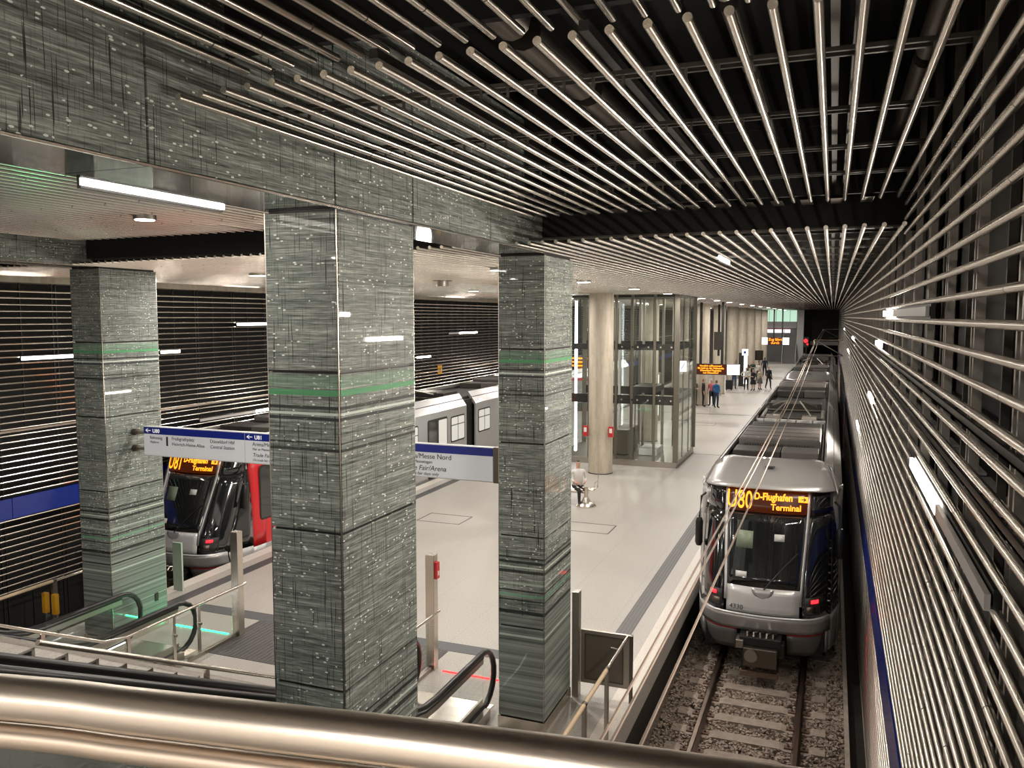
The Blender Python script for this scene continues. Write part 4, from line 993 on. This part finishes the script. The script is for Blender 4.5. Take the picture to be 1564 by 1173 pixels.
# ---- far end: stairs, upper gallery, signal
t = thing('far_staircase', 'dark stairs leading up at the far end of the platform', 'stairs', (-4.9, 106, 0))
fsm = MB().box(-.7, .7, -.16, .16, -.17, 0).mesh('stair_step', SILVER_DK)
for k in range(20): inst(fsm, 'stair_step', (-4.85, 104.2+k*.2, .17*(k+1)), t)
for x in (-5.62, -4.08): MB().strip([((104+k*.2, .17*k), (104+k*.2, .17*k+.95)) for k in range(20)], 'x', x-.03, x+.03).build('balustrade', PALE, t)
t = thing('gallery_parapet', 'white band with red line below the green glass gallery', 'gallery', (-6.4, 108, 3.6))
box('white_band', CLOCK, -8.3, -4.9, 107.8, 108, 3.62, 4.05, t); box('red_line', RED, -8.3, -4.9, 107.78, 108, 4.05, 4.2, t); box('parapet', PALE, -8.3, -4.2, 108.2, 108.4, 4.2, 5.0, t)
t = thing('gallery_glazing', 'green-lit glass panes of the upper gallery at the far end', 'window', (-6.2, 108.8, 5.0))
for k in range(5): box('glass_pane', GREENLIT, -8.3+k*.83, -7.51+k*.83, 108.8, 108.84, 5.0, 6.4, t); box('frame', GREYBAR, -7.51+k*.83, -7.47+k*.83, 108.75, 108.85, 5.0, 6.4, t)
t = thing('roller_shutter', 'grey ribbed shutter wall below the far gallery', 'shutter', (-6.9, 108.2, 0))
sl = MB().box(-1.3, 1.3, -.03, .03, 0, .14).mesh('slat', SILVER_DK)
for k in range(21): inst(sl, 'slat', (-6.95, 108.2, .02+k*.155), t)
t = thing('signal_lamp', 'red signal lamp at the mouth of the dark tunnel', 'signal', (-2.9, 104, 2.0))
box('head', BLACKP, -3.2, -2.6, 104, 104.2, 2.0, 3.2, t); rod('red_lens', LED_RED, [(-2.95, 103.97, 2.75), (-2.95, 104.0, 2.75)], .22, 12, t); rod('red_lens', LED_RED, [(-2.75, 103.97, 2.35), (-2.75, 104.0, 2.35)], .10, 12, t); box('mast', BLACKP, -2.95, -2.85, 104.1, 104.2, -1.1, 2.0, t)
t = thing('smoke_detector', 'small round detector hanging under the ceiling past the first square column', 'detector', (-8.3, 17, 6.38)); rod('body', STEEL_GREY, [(-8.3, 17, 6.28), (-8.3, 17, 6.4)], .14, 14, t); rod('plate', BLACKP, [(-8.3, 17, 6.4), (-8.3, 17, 6.43)], .22, 14, t)
t = thing('yellow_plate', 'small yellow number plate on the left tube wall', 'sign', (XL+.05, 31.5, 3.0)); box('plate', YELLOW, XL+.03, XL+.05, 31.9, 32.3, 3.12, 3.5, t); text('digits', '51', .26, TEXT_DK, (XL+.055, 31.92, 3.2), (PI/2, 0, PI/2), t)

# ================================================================ PEOPLE
SKIN = mat('skin', (.50, .30, .22), .55)
def cloth(name, c): return mat(name, c, .8)
HAIRS = {'dark': cloth('hair_dark', (.02, .014, .01)), 'brown': cloth('hair_brown', (.10, .05, .025)), 'grey': cloth('hair_grey', (.32, .30, .28)), 'red': cloth('hair_reddish', (.18, .08, .04))}
def person(label, loc, rotz, h, top, legs, hair, pose='stand', skirt=None, bag=None, shoes=None):
    t = thing('person', label, 'person', loc, 'people waiting on the platform', rotz=rotz)
    k = h/1.75
    # joints (x right, y facing = -y, z up), body height 1.75
    J = {'pel': (0, 0, .95), 'bel': (0, .0, 1.08), 'che': (0, -.01, 1.30), 'nec': (0, 0, 1.47), 'chi': (0, -.015, 1.54), 'hed': (0, -.02, 1.63), 'top': (0, -.01, 1.72)}
    R_ = {'pel': (.155, .115), 'bel': (.15, .105), 'che': (.175, .115), 'nec': (.055, .06), 'chi': (.06, .075), 'hed': (.075, .095), 'top': (.05, .06)}
    for s, S in ((-1, 'l'), (1, 'r')):
        J['sh'+S] = (s*.19, .0, 1.41); R_['sh'+S] = (.06, .06)
        if pose == 'hips': J['el'+S] = (s*.40, .08, 1.18); J['wr'+S] = (s*.20, .0, 1.02); J['ha'+S] = (s*.17, -.05, 1.0)
        elif pose == 'front': J['el'+S] = (s*.25, .03, 1.14); J['wr'+S] = (s*.12, -.22, 1.12); J['ha'+S] = (s*.05, -.25, 1.13)
        elif pose == 'walk': J['el'+S] = (s*.25, s*.08, 1.15); J['wr'+S] = (s*.26, s*.05-.1, .93); J['ha'+S] = (s*.26, s*.05-.13, .84)
        elif pose == 'sit': J['el'+S] = (s*.25, .0, 1.15); J['wr'+S] = (s*.14, -.25, 1.08); J['ha'+S] = (s*.08, -.31, 1.06)
        else: J['el'+S] = (s*.25, .03, 1.14); J['wr'+S] = (s*.26, -.03, .91); J['ha'+S] = (s*.255, -.05, .82)
        R_['el'+S] = (.045, .045); R_['wr'+S] = (.032, .03); R_['ha'+S] = (.038, .026)
        J['hi'+S] = (s*.10, 0, .88); R_['hi'+S] = (.095, .1)
        if pose == 'sit': J['kn'+S] = (s*.11, -.44, .92); J['an'+S] = (s*.11, -.46, .52); J['to'+S] = (s*.12, -.62, .465)
        elif pose == 'walk': J['kn'+S] = (s*.10, -.05-s*.10, .5); J['an'+S] = (s*.10, .05-s*.22, .09); J['to'+S] = (s*.11, -.12-s*.22, .04)
        else: J['kn'+S] = (s*.11, -.01, .5); J['an'+S] = (s*.12, .02, .09); J['to'+S] = (s*.14, -.15, .035)
        R_['kn'+S] = (.062, .065); R_['an'+S] = (.045, .05); R_['to'+S] = (.042, .03)
    if pose == 'sit': J = {a: (b[0], b[1], b[2]-.42) for a, b in J.items()}
    E_ = [('pel', 'bel'), ('bel', 'che'), ('che', 'nec'), ('nec', 'chi'), ('chi', 'hed'), ('hed', 'top')]
    for S in 'lr': E_ += [('che', 'sh'+S), ('sh'+S, 'el'+S), ('el'+S, 'wr'+S), ('wr'+S, 'ha'+S), ('pel', 'hi'+S), ('hi'+S, 'kn'+S), ('kn'+S, 'an'+S), ('an'+S, 'to'+S)]
    # fingers: five short chains per hand
    for s, S in ((-1, 'l'), (1, 'r')):
        h0 = Vector(J['ha'+S]); d = (h0-Vector(J['wr'+S])).normalized(); side = d.cross(Vector((1, 0, 0))).normalized()
        for f in range(4):
            a = 'f%d%s' % (f, S); J[a] = tuple(h0+d*(.05+.02*(1 if f in (1, 2) else .4))+side*(-.03+.02*f)); R_[a] = (.009, .009); E_.append(('ha'+S, a))
        a = 'th'+S; J[a] = tuple(h0+d*.01+side*.055+Vector((0, -.02, 0))); R_[a] = (.010, .010); E_.append(('wr'+S, a))
    names = list(J); idx = {n: i for i, n in enumerate(names)}
    me = bpy.data.meshes.new('body'); me.from_pydata([Vector(J[n])*k for n in names], [(idx[a], idx[b]) for a, b in E_], [])
    o = bpy.data.objects.new('body', me); COL.objects.link(o)
    m = o.modifiers.new('skin', 'SKIN'); m.use_smooth_shade = True; m2 = o.modifiers.new('sub', 'SUBSURF'); m2.levels = 1; m2.render_levels = 1
    sv = me.skin_vertices[0].data
    for n in names: sv[idx[n]].radius = (R_[n][0]*k, R_[n][1]*k); sv[idx[n]].use_root = (n == 'pel')
    dg = bpy.context.evaluated_depsgraph_get(); bm_ = bpy.data.meshes.new_from_object(o.evaluated_get(dg))
    bpy.data.objects.remove(o); bpy.data.meshes.remove(me)
    bm_.materials.clear()
    shoe = shoes or cloth('shoe', (.02, .018, .016))
    for mm in (legs, top, SKIN, HAIRS[hair], shoe): bm_.materials.append(mm)
    dz = -.42 if pose == 'sit' else 0
    hw = [Vector(J['ha'+S])*k for S in 'lr'] + [Vector(J['wr'+S])*k for S in 'lr']; kn = [Vector(J['kn'+S])*k for S in 'lr']; an = [Vector(J['to'+S])*k for S in 'lr'] + [Vector(J['an'+S])*k for S in 'lr']
    for p_ in bm_.polygons:
        c = p_.center; z = c.z/k-dz; mi = 1
        if z < .97 and abs(c.x) < .22*k and min((c-q).length for q in hw) > .12*k: mi = 0
        if pose == 'sit' and (c.y < -.16*k and z < 1.02 and min((c-q).length for q in hw) > .13*k): mi = 0
        if min((c-q).length for q in an) < .10*k and z < .6: mi = 4
        if min((c-q).length for q in hw) < .085*k: mi = 2
        if z > 1.48: mi = 2
        if z > 1.67 or (z > 1.56 and c.y > .01*k): mi = 3
        if skirt and z < .97 and mi == 0: mi = 2
        p_.material_index = mi
    b = bpy.data.objects.new('body', bm_); COL.objects.link(b); b.parent = t
    # face
    fx = MB().prism([(-.012, -.105), (.012, -.105), (0, -.13)], 'z', 1.60+dz, 1.645+dz); fx.v = [(a*k, b_*k, c*k) for a, b_, c in fx.v]; fx.build('nose', SKIN, t, local=True)
    for s in (-1, 1):
        q = MB().box(s*.03-.012, s*.03+.012, -.112, -.10, 1.642+dz, 1.652+dz); q.v = [(a*k, b_*k, c*k) for a, b_, c in q.v]; q.build('eye', TEXT_DK, t, local=True)
    if skirt:
        n = 14; q = MB().tube([(0, 0, 1.0*k), (0, 0, .8*k), (0, 0, .52*k)], [.15*k, .19*k, .24*k], n); q.build('skirt', skirt, t, smooth=True, local=True)
    if bag:
        q = MB().box(.20*k, .32*k, -.02, .22*k, .72*k, 1.0*k); q.build('shoulder_bag', bag, t, local=True, bevel=.02)
        MB().tube([(.26*k, .1*k, 1.0*k), (.0, .13*k, 1.32*k), (-.17*k, .05*k, 1.46*k)], .012, 5).build('bag_strap', bag, t, local=True)
    return t
blk = cloth('cloth_black', (.012, .012, .014)); nav = cloth('cloth_navy', (.02, .03, .06)); blu = cloth('cloth_blue', (.02, .12, .30)); wht = cloth('cloth_white', (.6, .58, .55)); bei = cloth('cloth_beige', (.5, .45, .34)); gry = cloth('cloth_grey', (.10, .10, .10)); pnk = cloth('cloth_red_check', (.45, .12, .13)); jea = cloth('cloth_jeans', (.05, .09, .16)); drk = cloth('cloth_dark_brown', (.05, .04, .03))
D = math.radians
person('person in dark brown clothes half hidden by the lift edge', (-7.95, 52.2, 0), D(60), 1.72, drk, drk, 'dark', 'front')
person('person in a black suit facing the small group by the lift', (-7.4, 51.9, 0), D(100), 1.80, blk, blk, 'red', 'stand')
person('person in a red and white shirt standing behind the blue one', (-6.98, 52.6, 0), D(-20), 1.72, pnk, blk, 'grey', 'stand')
person('person in a bright blue shirt with a black shoulder bag, seen from behind', (-6.55, 51.5, 0), D(150), 1.76, blu, nav, 'brown', 'stand', None, blk)
person('person in a dark top and blue jeans under the clock', (-7.0, 65.4, 0), D(170), 1.78, nav, jea, 'dark', 'front')
person('person in a white shirt with hands on hips', (-6.05, 65.0, 0), D(10), 1.78, wht, blk, 'brown', 'hips')
person('person in a dark dress right of the white shirt', (-5.5, 64.6, 0), D(-40), 1.68, blk, gry, 'grey', 'front', blk)
person('person in a beige jacket and patterned skirt', (-5.12, 65.8, 0), D(60), 1.66, bei, gry, 'dark', 'front', gry)
person('person in a black coat with a bag walking at the right', (-4.55, 66.8, 0), D(30), 1.78, blk, blk, 'dark', 'walk', None, blk)
person('person in a dark suit farthest back, seen from behind', (-5.85, 80.5, 0), D(180), 1.84, nav, blk, 'dark', 'stand')
person('person in a dark green top behind the white shirt', (-6.5, 75.5, 0), D(20), 1.72, cloth('cloth_green', (.02, .05, .03)), blk, 'dark', 'front')
person('person in a dark red top beside the green one behind the group', (-6.95, 75.0, 0), D(-30), 1.72, cloth('cloth_wine', (.08, .02, .02)), blk, 'brown', 'front')
person('person in a pale top at the back between the dark figures', (-5.95, 74.5, 0), D(-10), 1.66, wht, gry, 'grey', 'stand')
person('person in a white shirt sitting on the platform bench', (-7.02, 23.55, 0), D(35), 1.75, wht, blk, 'dark', 'sit')
